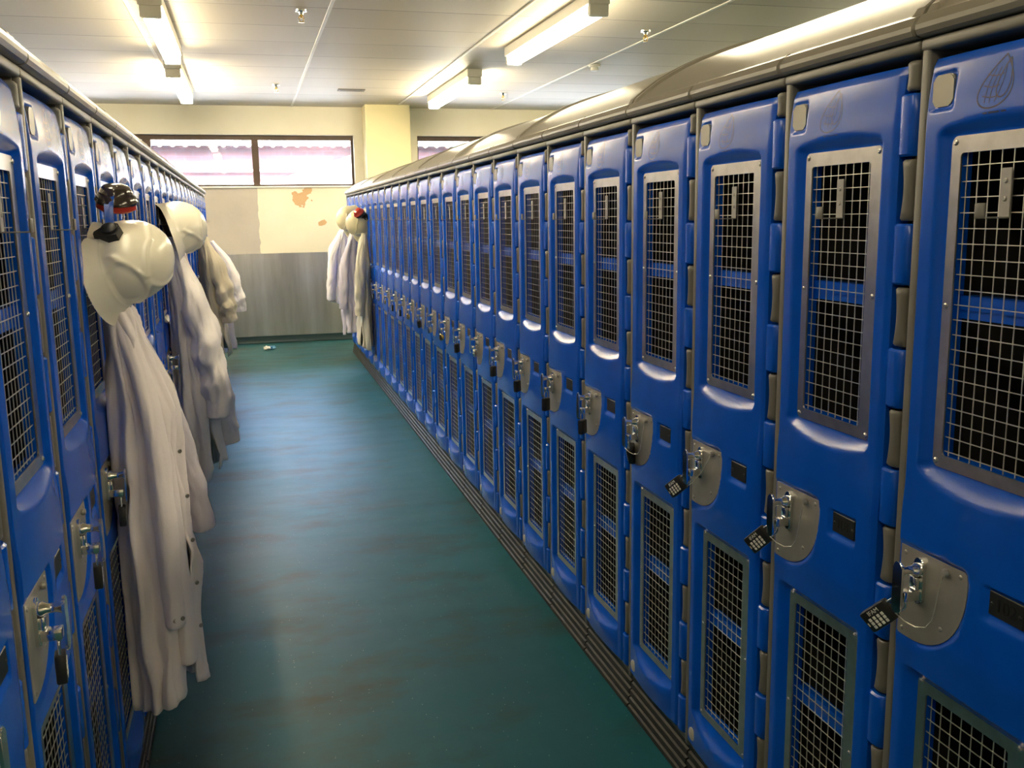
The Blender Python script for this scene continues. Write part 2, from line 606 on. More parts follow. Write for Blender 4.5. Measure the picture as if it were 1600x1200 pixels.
# stainless cladding sheet on the lower wall
bm = bmesh.new()
add_box(bm, (-1.6, ROOM_Y1 - 0.006, 0.096), (1.53, ROOM_Y1 - 0.0005, 1.175), 0.001, 1)
tag(obj('trim_1', bm, M['cladding']), kind='structure')

# windows
def window(name, x0, x1, mull):
    root = empty(name)
    tag(root, kind='structure')
    yf = ROOM_Y1 + 0.10
    bm = bmesh.new()
    add_box(bm, (x0, yf, WIN_Z1 - 0.06), (x1, yf + 0.06, WIN_Z1), 0.004)
    add_box(bm, (x0, yf, WIN_Z0), (x1, yf + 0.06, WIN_Z0 + 0.03), 0.004)
    add_box(bm, (x0, yf, WIN_Z0 + 0.03), (x0 + 0.03, yf + 0.06, WIN_Z1 - 0.06), 0.004)
    add_box(bm, (x1 - 0.03, yf, WIN_Z0 + 0.03), (x1, yf + 0.06, WIN_Z1 - 0.06), 0.004)
    for a, c in mull:
        add_box(bm, (a, yf - 0.01, WIN_Z0 + 0.03), (c, yf + 0.05, WIN_Z1 - 0.06), 0.004)
    obj('window_frame', bm, M['window_brown'], root)
    edges = [x0 + 0.03] + [v for p in mull for v in p] + [x1 - 0.03]
    for a, c in zip(edges[::2], edges[1::2]):
        bm = bmesh.new()
        add_box(bm, (a, yf + 0.024, WIN_Z0 + 0.03), (c, yf + 0.028, WIN_Z1 - 0.06))
        obj('glass_pane', bm, M['glass'], root)
    bm = bmesh.new()
    add_box(bm, (x0, ROOM_Y1 - 0.025, WIN_Z0 - 0.022), (x1, ROOM_Y1 + 0.10, WIN_Z0 + 0.002), 0.005)
    obj('window_sill', bm, M['sill'], root)
    return root
window('window_1', W1X0, W1X1, [(-2.52, -2.44), (-1.20, -1.10), (0.115, 0.20)])
window('window_2', W2X0, W2X1, [(3.4, 3.48)])

# ceiling grid bars
for k in range(-3, 6):
    x = 0.64 + 1.32 * k
    if ROOM_X0 + 0.1 < x < ROOM_X1 - 0.1:
        bm = bmesh.new()
        add_box(bm, (x - 0.013, ROOM_Y0 + 0.01, CEIL - 0.007), (x + 0.013, ROOM_Y1 - 0.01, CEIL + 0.004), 0.002, 1)
        obj('grid_bar', bm, M['grid'], ceiling)

# ------------------------------------------------------------------ ceiling lights
def ceiling_light(x, y0, y1, label, lamp='lamp'):
    L = y1 - y0
    r = empty('strip_light', (x, (y0 + y1) / 2, CEIL), 0, label, 'ceiling light', 'fluorescent strip lights')
    h = L / 2
    bm = bmesh.new()
    add_box(bm, (-0.075, -h, -0.075), (0.075, h, 0.0), 0.006)
    obj('housing', bm, M['fitting'], r)
    bm = bmesh.new()
    prof = [(-0.062, -0.076), (-0.064, -0.105), (-0.056, -0.135), (-0.035, -0.148), (0.035, -0.148), (0.056, -0.135), (0.064, -0.105), (0.062, -0.076)]
    a = [bm.verts.new((px, -h + 0.05, pz)) for px, pz in prof]
    c = [bm.verts.new((px, h - 0.05, pz)) for px, pz in prof]
    for i in range(len(prof)):
        j = (i + 1) % len(prof)
        bm.faces.new((a[i], a[j], c[j], c[i]))
    bm.faces.new(a)
    bm.faces.new(c[::-1])
    obj('diffuser', bm, M[lamp], r, smooth=0.7)
    for s in (-1, 1):
        bm = bmesh.new()
        ya, yb = sorted((s * (h - 0.05), s * h))
        add_box(bm, (-0.066, ya, -0.150), (0.066, yb, -0.074), 0.008)
        obj('end_cap', bm, M['fitting'], r)
    return r
ceiling_light(2.30, 6.12, 8.24, 'lit strip light above right lockers, the nearer of the two fully in view')
ceiling_light(2.24, 9.42, 11.60, 'lit strip light above right lockers, nearest the yellow wall column', 'lamp_new')
ceiling_light(-0.51, 6.71, 8.67, 'lit strip light at upper left with its near end cap showing')
ceiling_light(-0.56, 9.37, 11.45, 'lit strip light at left, closest to the back window', 'lamp_new')
LAMP_Y = {2.30: (3.75, 0.40, -2.4), -0.51: (4.95, 2.25, -0.5), 5.25: (10.5, 7.18, 3.75), -3.3: (10.4, 7.7, 4.95)}
LAMP_AT = {2.30: 'overhead on the right', -0.51: 'overhead on the left', 5.25: 'added beyond the right row', -3.3: 'added beyond the left row'}  # lines beyond each row are unseen, added to brighten the ceiling and sides
ORD0 = ('first', 'second', 'third')
for x, y in ((2.30, 3.75), (2.30, 0.40), (-0.51, 4.95), (-0.51, 2.25), (-0.51, -0.5), (2.30, -2.4), (5.25, 3.75), (5.25, 7.18), (5.25, 10.5), (-3.3, 4.95), (-3.3, 7.7), (-3.3, 10.4)):
    far_ = [v for v in LAMP_Y[x]].index(y)
    ceiling_light(x, y - 1.05, y + 1.05, 'strip light outside the photo %s, %s from the back wall' % (LAMP_AT[x], ORD0[far_]), 'lamp' if y > 3 and -1 < x < 3 else ('lamp_dim' if x > 0 else 'lamp_old'))

def conduit(x, y0, y1):
    bm = bmesh.new()
    add_tube(bm, [(x, y0, CEIL - 0.012), (x, y1, CEIL - 0.012)], 0.010, 8)
    tag(obj('cable_conduit', bm, M['fitting'], smooth=0.8), 'thin conduit on the ceiling running to the upper left strip light', 'conduit')
conduit(-0.585, 5.9, 6.75)

def sprinkler(x, y, label):
    r = empty('sprinkler', (x, y, CEIL), 0, label, 'sprinkler', 'ceiling sprinklers')
    bm = bmesh.new()
    add_lathe(bm, [(0.0, 0.0), (0.042, 0.0), (0.040, -0.010), (0.018, -0.014), (0.014, -0.03), (0.0, -0.03)], (0, 0, 0))
    obj('ceiling_rose', bm, M['chrome'], r, smooth=0.7)
    bm = bmesh.new()
    add_tube(bm, [(0, 0, -0.028), (0, 0, -0.055)], 0.007, 8)
    for s in (-1, 1):
        add_tube(bm, [(s * 0.006, 0, -0.034), (s * 0.018, 0, -0.05), (s * 0.012, 0, -0.072), (0, 0, -0.08)], 0.003, 6)
    add_lathe(bm, [(0.0, -0.078), (0.020, -0.078), (0.022, -0.082), (0.0, -0.084)], (0, 0, 0), seg=14)
    obj('deflector', bm, M['brass'], r, smooth=0.7)
sprinkler(0.45, 7.05, 'ceiling sprinkler with chrome rose left of the central ceiling bar')
sprinkler(3.13, 7.30, 'ceiling sprinkler right of the nearer right strip light')
sprinkler(0.39, 10.85, 'small ceiling sprinkler in front of the left window')
sprinkler(3.00, 11.2, 'small ceiling sprinkler beside the far right strip light')

r = empty('smoke_detector', (3.33, 9.0, CEIL), 0, 'white round smoke detector on the ceiling above the right lockers', 'smoke detector')
bm = bmesh.new()
add_lathe(bm, [(0, 0), (0.058, 0), (0.058, -0.016), (0.05, -0.022), (0, -0.022)], (0, 0, 0))
obj('base', bm, M['fitting'], r, smooth=0.6)
bm = bmesh.new()
add_lathe(bm, [(0.0, -0.02), (0.036, -0.022), (0.040, -0.05), (0.03, -0.058), (0, -0.06)], (0, 0, 0))
obj('sensor_head', bm, M['fitting'], r, smooth=0.6)

r = empty('air_vent', (1.22, 11.15, CEIL), 0, 'small dark brown air vent in the ceiling near the column', 'vent')
bm = bmesh.new()
add_ring(bm, rrect(-0.15, 0.15, -0.075, 0.075, 0.004, 2), rrect(-0.13, 0.13, -0.06, 0.06, 0.002, 2), 0, 0.012)
bmesh.ops.rotate(bm, verts=bm.verts, cent=(0, 0, 0), matrix=Matrix.Rotation(PI / 2, 3, 'X'))
bmesh.ops.translate(bm, verts=bm.verts, vec=(0, 0, -0.01))
obj('vent_frame', bm, M['vent'], r)
bm = bmesh.new()
for k in range(6):
    y = -0.05 + 0.02 * k
    add_box(bm, (-0.13, y - 0.006, -0.009), (0.13, y + 0.006, -0.004))
obj('louvre', bm, M['vent'], r)

# ------------------------------------------------------------------ the locker and its parts
W = 0.425
HW = W / 2
XL, XR, ZB, ZT = 0.0245, 0.380, 0.142, 1.846      # door outline
PX0, PX1 = 0.083, 0.329                            # steel window surrounds
PU, PL_ = (1.170, 1.717), (0.255, 0.783)
OX0, OX1 = 0.104, 0.297                            # openings
OU, OL = (1.191, 1.690), (0.275, 0.756)
D_PLATE = 0.0005

def smooth(t):
    t = np.clip(t, 0, 1)
    return t * t * (3 - 2 * t)

# D-shaped lock plate outline (x,z)
_arc = []
for k in range(15):
    a = PI / 2 * k / 14
    _arc.append((0.055 + 0.143 * abs(math.cos(a)) ** (2 / 2.3), 0.998 - 0.153 * abs(math.sin(a)) ** (2 / 2.3)))
LOCK = [(0.031, 1.012), (0.190, 1.014), (0.1955, 1.011)] + _arc + [(0.034, 0.845), (0.031, 0.849)]

def poly_sd(P, X, Z):
    """signed distance (negative inside) from points to a closed polygon"""
    d = np.full(X.shape, 1e9)
    inside = np.zeros(X.shape, bool)
    n = len(P)
    for i in range(n):
        ax, az = P[i]
        bx, bz = P[(i + 1) % n]
        ex, ez = bx - ax, bz - az
        wx, wz = X - ax, Z - az
        t = np.clip((wx * ex + wz * ez) / (ex * ex + ez * ez + 1e-15), 0, 1)
        d = np.minimum(d, np.hypot(wx - ex * t, wz - ez * t))
        c = ((az > Z) != (bz > Z))
        with np.errstate(divide='ignore', invalid='ignore'):
            xi = ax + (Z - az) / (bz - az if abs(bz - az) > 1e-12 else 1e-12) * ex
        inside ^= (c & (X < xi))
    return np.where(inside, -d, d)

def door_d(X, Z):
    """how far the door face stands out towards the aisle"""
    X, Z = np.asarray(X, float), np.asarray(Z, float)
    face = 0.0105 + 0.006 * (1 - ((X - 0.2) / 0.19) ** 2)
    face = face + 0.004 * smooth((Z - 0.80) / 0.08) * (1 - smooth((Z - 1.06) / 0.08))
    face = face - 0.011 * np.clip((Z - 1.735) / 0.111, 0, 1) ** 1.8
    xc, hw = (PX0 + PX1) / 2, (PX1 - PX0) / 2
    q = np.clip(1 - ((X - xc) / (hw * 1.12)) ** 2, 0, 1)
    for zl, wl, hl in ((1.132, 0.024, 0.0035), (0.208, 0.026, 0.013)):
        face = face + hl * q ** 0.8 * np.where(Z < zl, np.exp(-((Z - zl) / (wl * 2.2)) ** 2), np.exp(-((Z - zl) / wl) ** 2))
    d = face.copy()
    for (z0, z1), lr, tr0, tr1, br0, br1 in ((PU, 0.026, 0.013, 0.016, 0.016, 0.020), (PL_, 0.036, 0.010, 0.002, 0.014, 0.028)):
        tx = np.maximum(np.maximum((PX0 - 0.001 - X) / lr, (X - PX1 - 0.001) / 0.014), 0)
        tz = np.maximum(np.maximum((Z - z1 - 0.001) / (tr0 + tr1 * q), (z0 - 0.001 - Z) / (br0 + br1 * q)), 0)
        t = np.hypot(tx, tz)
        s = np.where(Z < z0, np.clip(t, 0, 1) ** 1.15, smooth(t ** 0.85))
        d = np.where(t < 1, D_PLATE + (d - D_PLATE) * s, d)
    # lock plate seat
    sd = poly_sd(LOCK, X, Z)
    s = smooth((sd - 0.0015) / 0.008)
    d = np.where(sd < 0.012, np.minimum(d, 0.0118 + (d - 0.0118) * s), d)
    # number plate pocket
    tx = np.maximum(np.maximum((0.246 - X) / 0.006, (X - 0.321) / 0.004), 0)
    tz = np.maximum(np.maximum((Z - 1.010) / 0.006, (0.967 - Z) / 0.014), 0)
    t = np.hypot(tx, tz)
    d = np.where(t < 1, (d - 0.006) + 0.006 * smooth(t), d)
    # badge pocket
    tx = np.maximum(np.maximum((0.037 - X) / 0.004, (X - 0.088) / 0.004), 0)
    tz = np.maximum(np.maximum((Z - 1.818) / 0.004, (1.764 - Z) / 0.006), 0)
    t = np.hypot(tx, tz)
    d = np.where(t < 1, (d - 0.004) + 0.004 * smooth(t), d)
    # rounded outer edge
    e = np.minimum(np.minimum(X - XL, XR - X), np.minimum(Z - ZB, ZT - Z))
    R = 0.0055
    k = np.clip(1 - e / R, 0, 1)
    return d - R * (1 - np.sqrt(np.clip(1 - k * k, 0, 1)))

def ticks(a, b, step, fine):
    pts = set()
    x = a
    while x < b - 1e-9:
        st = step
        for f0, f1, fs in fine:
            if f0 - 1e-9 <= x < f1:
                st = min(st, fs)
        pts.add(round(x, 6))
        x += st
    pts.add(round(b, 6))
    return pts

def build_door_mesh():
    xs = ticks(XL, XR, 0.009, [(XL, XL + 0.006, 0.0012), (0.036, 0.10, 0.0042), (0.318, 0.352, 0.003), (0.185, 0.21, 0.004),
                               (0.24, 0.256, 0.003), (XR - 0.006, XR, 0.0012)])
    zs = ticks(ZB, ZT, 0.016, [(ZB, ZB + 0.006, 0.0012), (0.20, 0.275, 0.005), (0.775, 0.805, 0.003), (0.835, 1.03, 0.0042),
                               (1.125, 1.192, 0.005), (1.70, 1.76, 0.004), (1.755, 1.83, 0.004), (ZT - 0.006, ZT, 0.0012)])
    must_x, must_z = (OX0, OX1), (OU[0], OU[1], OL[0], OL[1])
    def merge(s, must):
        s = {v for v in s if all(abs(v - m_) > 0.0012 for m_ in must)} | {round(m_, 6) for m_ in must}
        return np.array(sorted(s))
    xs, zs = merge(xs, must_x), merge(zs, must_z)
    X, Z = np.meshgrid(xs, zs)
    D = door_d(X, Z)
    nz, nx = X.shape
    verts = [(X[j, i] - HW, -D[j, i], Z[j, i]) for j in range(nz) for i in range(nx)]
    faces = []
    for j in range(nz - 1):
        zc = (zs[j] + zs[j + 1]) / 2
        inz = OU[0] < zc < OU[1] or OL[0] < zc < OL[1]
        for i in range(nx - 1):
            xc = (xs[i] + xs[i + 1]) / 2
            if inz and OX0 < xc < OX1:
                continue
            a = j * nx + i
            faces.append((a, a + 1, a + nx + 1, a + nx))
    # outer skirt
    per = [(0, i) for i in range(nx)] + [(j, nx - 1) for j in range(1, nz)] + [(nz - 1, i) for i in range(nx - 2, -1, -1)] + [(j, 0) for j in range(nz - 2, 0, -1)]
    base = len(verts)
    for j, i in per:
        verts.append((X[j, i] - HW, -D[j, i], Z[j, i]))
        verts.append((X[j, i] - HW, 0.020, Z[j, i]))
    n = len(per)
    for k in range(n):
        k2 = (k + 1) % n
        faces.append((base + 2 * k, base + 2 * k + 1, base + 2 * k2 + 1, base + 2 * k2))
    # returns of the two openings and the rib across each, blue like the door
    def quad(p):
        b0 = len(verts)
        verts.extend([(x - HW, y, z) for x, y, z in p])
        faces.append((b0, b0 + 1, b0 + 2, b0 + 3))
    YB = 0.020
    for z0, z1 in (OU, OL):
        yf = -D_PLATE
        quad([(OX0, yf, z0), (OX0, YB, z0), (OX0, YB, z1), (OX0, yf, z1)])
        quad([(OX1, yf, z0), (OX1, yf, z1), (OX1, YB, z1), (OX1, YB, z0)])
        quad([(OX0, yf, z1), (OX0, YB, z1), (OX1, YB, z1), (OX1, yf, z1)])
        quad([(OX0, yf, z0), (OX1, yf, z0), (OX1, YB, z0), (OX0, YB, z0)])
    for z0, z1 in ((1.424, 1.462), (0.522, 0.560)):
        y0, y1 = 0.014, 0.034
        quad([(OX0, y0, z0), (OX1, y0, z0), (OX1, y0, z1), (OX0, y0, z1)])
        quad([(OX0, y0, z1), (OX1, y0, z1), (OX1, y1, z1), (OX0, y1, z1)])
        quad([(OX0, y1, z0), (OX1, y1, z0), (OX1, y0, z0), (OX0, y0, z0)])
    return verts, faces

KNUCK = [1.635 - 0.2217 * k for k in range(7)]     # centres of the grey hinge knuckles
def blue_spans():
    tops = [1.797] + [c - 0.0575 for c in KNUCK]
    bots = [c + 0.0575 for c in KNUCK] + [ZB]
    return [(b_, t_) for t_, b_ in zip(tops, bots)]

def add_knuckle(bm, x0, x1, z0, z1, front, waist=0.0, pinch=0.0):
    """half-round hinge knuckle; waist narrows its left edge in the middle"""
    secs = []
    nz = 9 if waist else 3
    zz = [z0, z0 + 0.004] + [z0 + 0.004 + (z1 - z0 - 0.008) * (k + 1) / nz for k in range(nz - 1)] + [z1 - 0.004, z1]
    for z in zz:
        t = (z - z0) / (z1 - z0)
        xa = x0 + waist * math.sin(PI * t)
        ins = 0.004 if z in (z0, z1) else 0.0
        pts = []
        for k in range(9):
            a = PI * k / 8
            cx = (xa + x1) / 2
            rx = (x1 - xa) / 2 - ins * 0.5
            pts.append((cx - rx * math.cos(a) ** 1 if True else 0, -(front - ins) * (math.sin(a) ** 0.5 if a not in (0, PI) else 0) * 1.0 + 0.012 * (1 - (math.sin(a) ** 0.5 if 0 < k < 8 else 0))))
        pts = [(p[0], p[1]) for p in pts]
        pts += [(x1 - ins * 0.5, 0.022), (xa + ins * 0.5, 0.022)]
        secs.append([bm.verts.new((x - HW, y, z)) for x, y in pts])
    for a, b_ in zip(secs[:-1], secs[1:]):
        n = len(a)
        for k in range(n):
            bm.faces.new((a[k], a[(k + 1) % n], b_[(k + 1) % n], b_[k]))
    bm.faces.new(secs[0])
    bm.faces.new(secs[-1][::-1])

def screw_head(bm, x, z, d, r=0.0055, h=0.003, seg=10):
    add_lathe(bm, [(r, 0), (r * 0.85, h * 0.6), (r * 0.5, h), (0, h * 0.9)], (x - HW, -d, z), (0, -1, 0), seg)

def build_locker():
    root = empty('locker')
    # grey body -------------------------------------------------
    bm = bmesh.new()
    DEP = 0.46
    add_box(bm, (0.001 - HW, -0.008, 0.120), (0.0230 - HW, DEP, 1.880), 0.006, 3)
    add_box(bm, (0.4195 - HW, 0.004, 0.120), (0.4245 - HW, DEP, 1.880), 0.002, 1)
    add_box(bm, (0.001 - HW, -0.011, 1.861), (0.4245 - HW, DEP, 1.8815), 0.006, 3)
    add_box(bm, (0.001 - HW, 0.0, 0.118), (0.4245 - HW, DEP, 0.139), 0.005, 2)
    add_box(bm, (0.384 - HW, 0.022, 0.130), (0.4225 - HW, 0.040, 1.870), 0.002, 1)
    obj('body', bm, M['grey'], root, smooth=0.9)
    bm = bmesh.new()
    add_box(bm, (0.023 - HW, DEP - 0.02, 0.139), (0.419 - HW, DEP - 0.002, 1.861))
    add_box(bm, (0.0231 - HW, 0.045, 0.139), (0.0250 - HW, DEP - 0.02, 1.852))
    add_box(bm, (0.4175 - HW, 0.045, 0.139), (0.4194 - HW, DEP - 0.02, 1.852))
    obj('interior_shade', bm, M['inside_shade'], root)  # dark sheets added for interior shade; the moulded body is grey throughout
    # plinth ------------------------------------------------------
    bm = bmesh.new()
    pr = [(0.03, 0.117), (0.006, 0.117), (0.004, 0.112)]
    for k in range(4):
        z = 0.104 - 0.026 * k
        o_ = -0.004 * k
        pr += [(0.004 + o_, z), (0.010 + o_, z - 0.003), (0.010 + o_, z - 0.010), (0.003 + o_, z - 0.013)]
    pr += [(-0.012, 0.002), (0.03, 0.002)]
    a = [bm.verts.new((0.004 - HW, y, z)) for y, z in pr]
    c = [bm.verts.new((0.421 - HW, y, z)) for y, z in pr]
    for k in range(len(pr)):
        k2 = (k + 1) % len(pr)
        bm.faces.new((a[k], a[k2], c[k2], c[k]))
    bm.faces.new(a)
    bm.faces.new(c[::-1])
    obj('plinth', bm, M['plinth'], root)
    # hinge -------------------------------------------------------
    for zc, hh, ww in [(c, 0.0525, 0.007) for c in KNUCK] + [(1.8265, 0.0245, 0.004)]:
        bm = bmesh.new()
        add_knuckle(bm, 0.3835, 0.4165, zc - hh, zc + hh, 0.008, ww)
        obj('hinge_knuckle', bm, M['grey'], root, smooth=0.8)
    # door ----------------------------------------------------------
    v, f = build_door_mesh()
    door = raw_obj('door', v, f, M['blue'], root)
    bm = bmesh.new()
    bm.from_mesh(door.data)
    for z0, z1 in blue_spans():
        add_knuckle(bm, 0.373, 0.4205, z0, z1, 0.0120)
    bmesh.ops.recalc_face_normals(bm, faces=bm.faces)
    bm.to_mesh(door.data)
    bm.free()
    door.data.polygons.foreach_set('use_smooth', [True] * len(door.data.polygons))
    door.data.set_sharp_from_angle(angle=0.75)
    # steel surrounds
    for nm, (z0, z1), (oz0, oz1) in (('upper_window_surround', PU, OU), ('lower_window_surround', PL_, OL)):
        bm = bmesh.new()
        add_ring(bm, [(x - HW, z) for x, z in rrect(PX0, PX1, z0, z1, 0.013)],
                 [(x - HW, z) for x, z in rrect(OX0, OX1, oz0, oz1, 0.007)], -D_PLATE - 0.0025, -D_PLATE + 0.001)
        zm = (z0 + z1) / 2
        for x in (PX0 + 0.0085, PX1 - 0.0085):
            for z in (z0 + 0.0095, zm, z1 - 0.0095):
                screw_head(bm, x, z, D_PLATE + 0.0024)
        obj(nm, bm, M['steel'], door, smooth=0.5)
        # welded mesh
        bm = bmesh.new()
        wr = 0.0008
        xg = [0.1115 + 0.0245 * k for k in range(8)]
        ng = int((oz1 - oz0) / 0.0248)
        off = (oz1 - oz0 - ng * 0.0248) / 2 + 0.006
        y0 = 0.004
        for x in xg:
            add_box(bm, (x - wr - HW, y0, oz0 - 0.006), (x + wr - HW, y0 + 2 * wr, oz1 + 0.004))
        for k in range(ng + 1):
            z = oz0 + off + k * 0.0248
            if z < oz1 - 0.002:
                add_box(bm, (OX0 - 0.003 - HW, y0 - 2 * wr, z - wr), (OX1 + 0.003 - HW, y0, z + wr))
        obj(nm.split('_')[0] + '_wire_mesh', bm, M['wire'], door)
    # coat hook on the mesh
    bm = bmesh.new()
    add_box(bm, (0.193 - HW, -0.0032, 1.587), (0.215 - HW, -0.0008, 1.662), 0.0008, 1)
    add_box(bm, (0.193 - HW, -0.046, 1.5865), (0.215 - HW, -0.0010, 1.5890), 0.0008, 1)
    for z in (1.643, 1.616):
        screw_head(bm, 0.204, z, 0.0032, 0.0045, 0.002)
    nf = len(bm.faces)
    add_box(bm, (0.193 - HW, -0.0475, 1.5865), (0.215 - HW, -0.0440, 1.610), 0.0015, 2)
    bm.faces.ensure_lookup_table()
    for f in bm.faces[nf:]:
        f.material_index = 1
    obj('coat_hook', bm, [M['plate'], M['grey']], door, smooth=0.5)
    # lock plate with rivets and tether ball
    bm = bmesh.new()
    add_prism(bm, [(x - HW, z) for x, z in LOCK], -0.0138, -0.0100, 0, 0.0006)
    for x, z in ((0.044, 1.000), (0.181, 1.003), (0.142, 0.895), (0.044, 0.857)):
        screw_head(bm, x, z, 0.0137, 0.0045, 0.002)
    add_lathe(bm, [(0.006, 0), (0.0075, 0.004), (0.006, 0.009), (0, 0.0105)], (0.150 - HW, -0.0137, 1.000), (0, -1, 0), 12)
    obj('lock_plate', bm, M['plate'], door, smooth=0.6)
    # latch: back plate, spindle, turn lever, hasp bracket
    bm = bmesh.new()
    xc = 0.086
    add_prism(bm, [(x - HW, z) for x, z in rrect(xc - 0.013, xc + 0.013, 0.920, 1.004, 0.0125)], -0.0205, -0.0138, 0, 0.0015)
    add_lathe(bm, [(0.0125, 0.0), (0.0125, 0.008), (0.0085, 0.014), (0.008, 0.028), (0.011, 0.036), (0.011, 0.039)], (xc - HW, -0.0200, 0.983), (0, -1, 0), 16)
    add_prism(bm, [(x - HW, z) for x, z in rrect(xc - 0.012, xc + 0.012, 0.908, 1.002, 0.0118)], -0.0625, -0.0580, 0, 0.0014)
    add_box(bm, (xc - 0.011 - HW, -0.054, 0.930), (xc + 0.011 - HW, -0.0200, 0.948), 0.0015)
    add_box(bm, (xc - 0.009 - HW, -0.030, 0.948), (xc + 0.009 - HW, -0.0200, 0.970), 0.0015)
    obj('latch_lever', bm, M['chrome'], door, smooth=0.6)
    # number plate
    bm = bmesh.new()
    dn = float(door_d(0.285, 0.99))
    add_box(bm, (0.248 - HW, -dn - 0.0030, 0.969), (0.319 - HW, -dn + 0.004, 1.0085), 0.001, 1)
    screw_head(bm, 0.2545, 0.988, dn + 0.003, 0.0035, 0.0015)
    screw_head(bm, 0.3125, 0.988, dn + 0.003, 0.0035, 0.0015)
    obj('number_plate', bm, M['black'], door, smooth=0.5)
    # badge
    bm = bmesh.new()
    db = float(door_d(0.0625, 1.79))
    add_prism(bm, [(x - HW, z) for x, z in rrect(0.0385, 0.0865, 1.766, 1.8165, 0.010)], -db - 0.0042, -db + 0.004, 0, 0.0018)
    obj('badge', bm, M['badge'], door, smooth=0.6)
    # pale button near the foot of the door
    bm = bmesh.new()
    dk = float(door_d(0.058, 0.178))
    add_lathe(bm, [(0.019, -0.003), (0.019, 0.0012), (0.0165, 0.0026), (0, 0.0028)], (0.058 - HW, -dk, 0.178), (0, -1, 0), 20)
    obj('blanking_cap', bm, M['button'], door, smooth=0.6)
    # engraved globe-drop emblem
    bm = bmesh.new()
    def ribbon(pts, w):
        prev = None
        for i in range(len(pts)):
            a = Vector(pts[max(0, i - 1)])
            c = Vector(pts[min(len(pts) - 1, i + 1)])
            t = (c - a)
            t = t.normalized() if t.length > 0 else Vector((1, 0))
            nn = Vector((-t.y, t.x)) * w / 2
            cur = []
            for p in (Vector(pts[i]) + nn, Vector(pts[i]) - nn):
                dd = float(door_d(p.x, p.y)) + 0.0004
                cur.append(bm.verts.new((p.x - HW, -dd, p.y)))
            if prev:
                bm.faces.new((prev[0], prev[1], cur[1], cur[0]))
            prev = cur
    ex, ez = 0.185, 1.790
    def drop(cx, cz, w, h, lean, n=36):
        pts = []
        for k in range(n + 1):
            a = 2 * PI * k / n
            yv = math.cos(a)
            xv = math.sin(a) * (math.sin(a / 2)) ** 1.1
            pts.append((cx + w * xv * 1.25 + lean * (yv + 0) * h, cz + h * yv))
        return pts
    ribbon(drop(ex, ez, 0.036, 0.038, 0.30), 0.0024)
    ribbon(drop(ex + 0.0150, ez + 0.004, 0.0135, 0.028, 0.22), 0.0022)
    for q in (-0.55, -0.1, 0.35):
        ribbon([(ex - 0.030 * math.cos(q) * 0.9 + 0.0066 * k + 0.35 * 0.036 * math.sin(q) * 0.8, ez + 0.036 * math.sin(q) - 0.004 * math.sin(PI * k / 6)) for k in range(6)], 0.0014)
    for q in (-0.014, -0.004, 0.006):
        ribbon([(ex + q + 0.004 * math.sin(PI * k / 10) * (-1 if q < 0 else 1) + 0.35 * 0.05 * (k / 10 - 0.5), ez - 0.030 + 0.05 * k / 10) for k in range(11)], 0.0014)
    for a, c in ((-0.024, -0.015), (-0.012, 0.010), (0.013, 0.024)):
        ribbon([(ex + a, ez - 0.045), (ex + (a + c) / 2, ez - 0.045), (ex + c, ez - 0.045)], 0.0025)
    obj('emblem', bm, M['blue_relief'], door)
    return root

proto = build_locker()

def children(o):
    return [c for c in CH.get(o.name, [])]
CH = {}
for o in COL.objects:
    if o.parent:
        CH.setdefault(o.parent.name, []).append(o)

def copy_tree(o, parent=None):
    c = o.copy()
    COL.objects.link(c)
    if parent:
        c.parent = parent
    for ch in CH.get(o.name, []):
        d = ch.copy()
        COL.objects.link(d)
        d.parent = c
        for g in CH.get(ch.name, []):
            e = g.copy()
            COL.objects.link(e)
            e.parent = d
            if o is proto and ch.name.startswith('door'):
                pass
    return c

RX, RY, RA = 1.11365, 1.4175, 0.00522       # right row: line of the fronts
LX, LY, LA = -0.388, 1.950, -0.0047         # left row
ORD = ['first', 'second', 'third', 'fourth', 'fifth', 'sixth', 'seventh', 'eighth', 'ninth', 'tenth', 'eleventh', 'twelfth',
       'thirteenth', 'fourteenth', 'fifteenth', 'sixteenth', 'seventeenth', 'eighteenth', 'nineteenth', 'twentieth',
       'twenty-first', 'twenty-second', 'twenty-third', 'twenty-fourth', 'twenty-fifth', 'twenty-sixth']

def row_point(side, i, d=0.0, z=0.0):
    """point at i lockers along a row, d out from the fronts into the aisle"""
    if side == 'R':
        x, y, a = RX, RY, RA
        px, py = x + math.sin(a) * i * W, y + math.cos(a) * i * W
        return Vector((px - math.cos(a) * d, py + math.sin(a) * d, z))
    x, y, a = LX, LY, LA
    px, py = x + math.sin(a) * i * W, y + math.cos(a) * i * W
    return Vector((px + math.cos(a) * d, py - math.sin(a) * d, z))

def row_rot(side):
    return (-PI / 2 - RA) if side == 'R' else (PI / 2 - LA)

lockers = {}
first = True
for side, rng in (('R', range(-1, 24)), ('L', range(-2, 21))):
    for n, i in enumerate(rng):
        o = proto if first else copy_tree(proto)
        first = False
        o.location = row_point(side, i + 0.5)
        o.rotation_euler = (0, 0, row_rot(side))
        lockers[(side, i)] = o
        nm = 'right' if side == 'R' else 'left'
        if side == 'R' and i == -1:
            lab = 'blue plastic locker numbered 102, nearest the camera in the right row'
        else:
            lab = 'blue plastic mesh-door locker, %s from the near end of the %s row' % (ORD[n], nm)
        tag(o, lab, 'locker', 'blue lockers in the %s row' % nm)

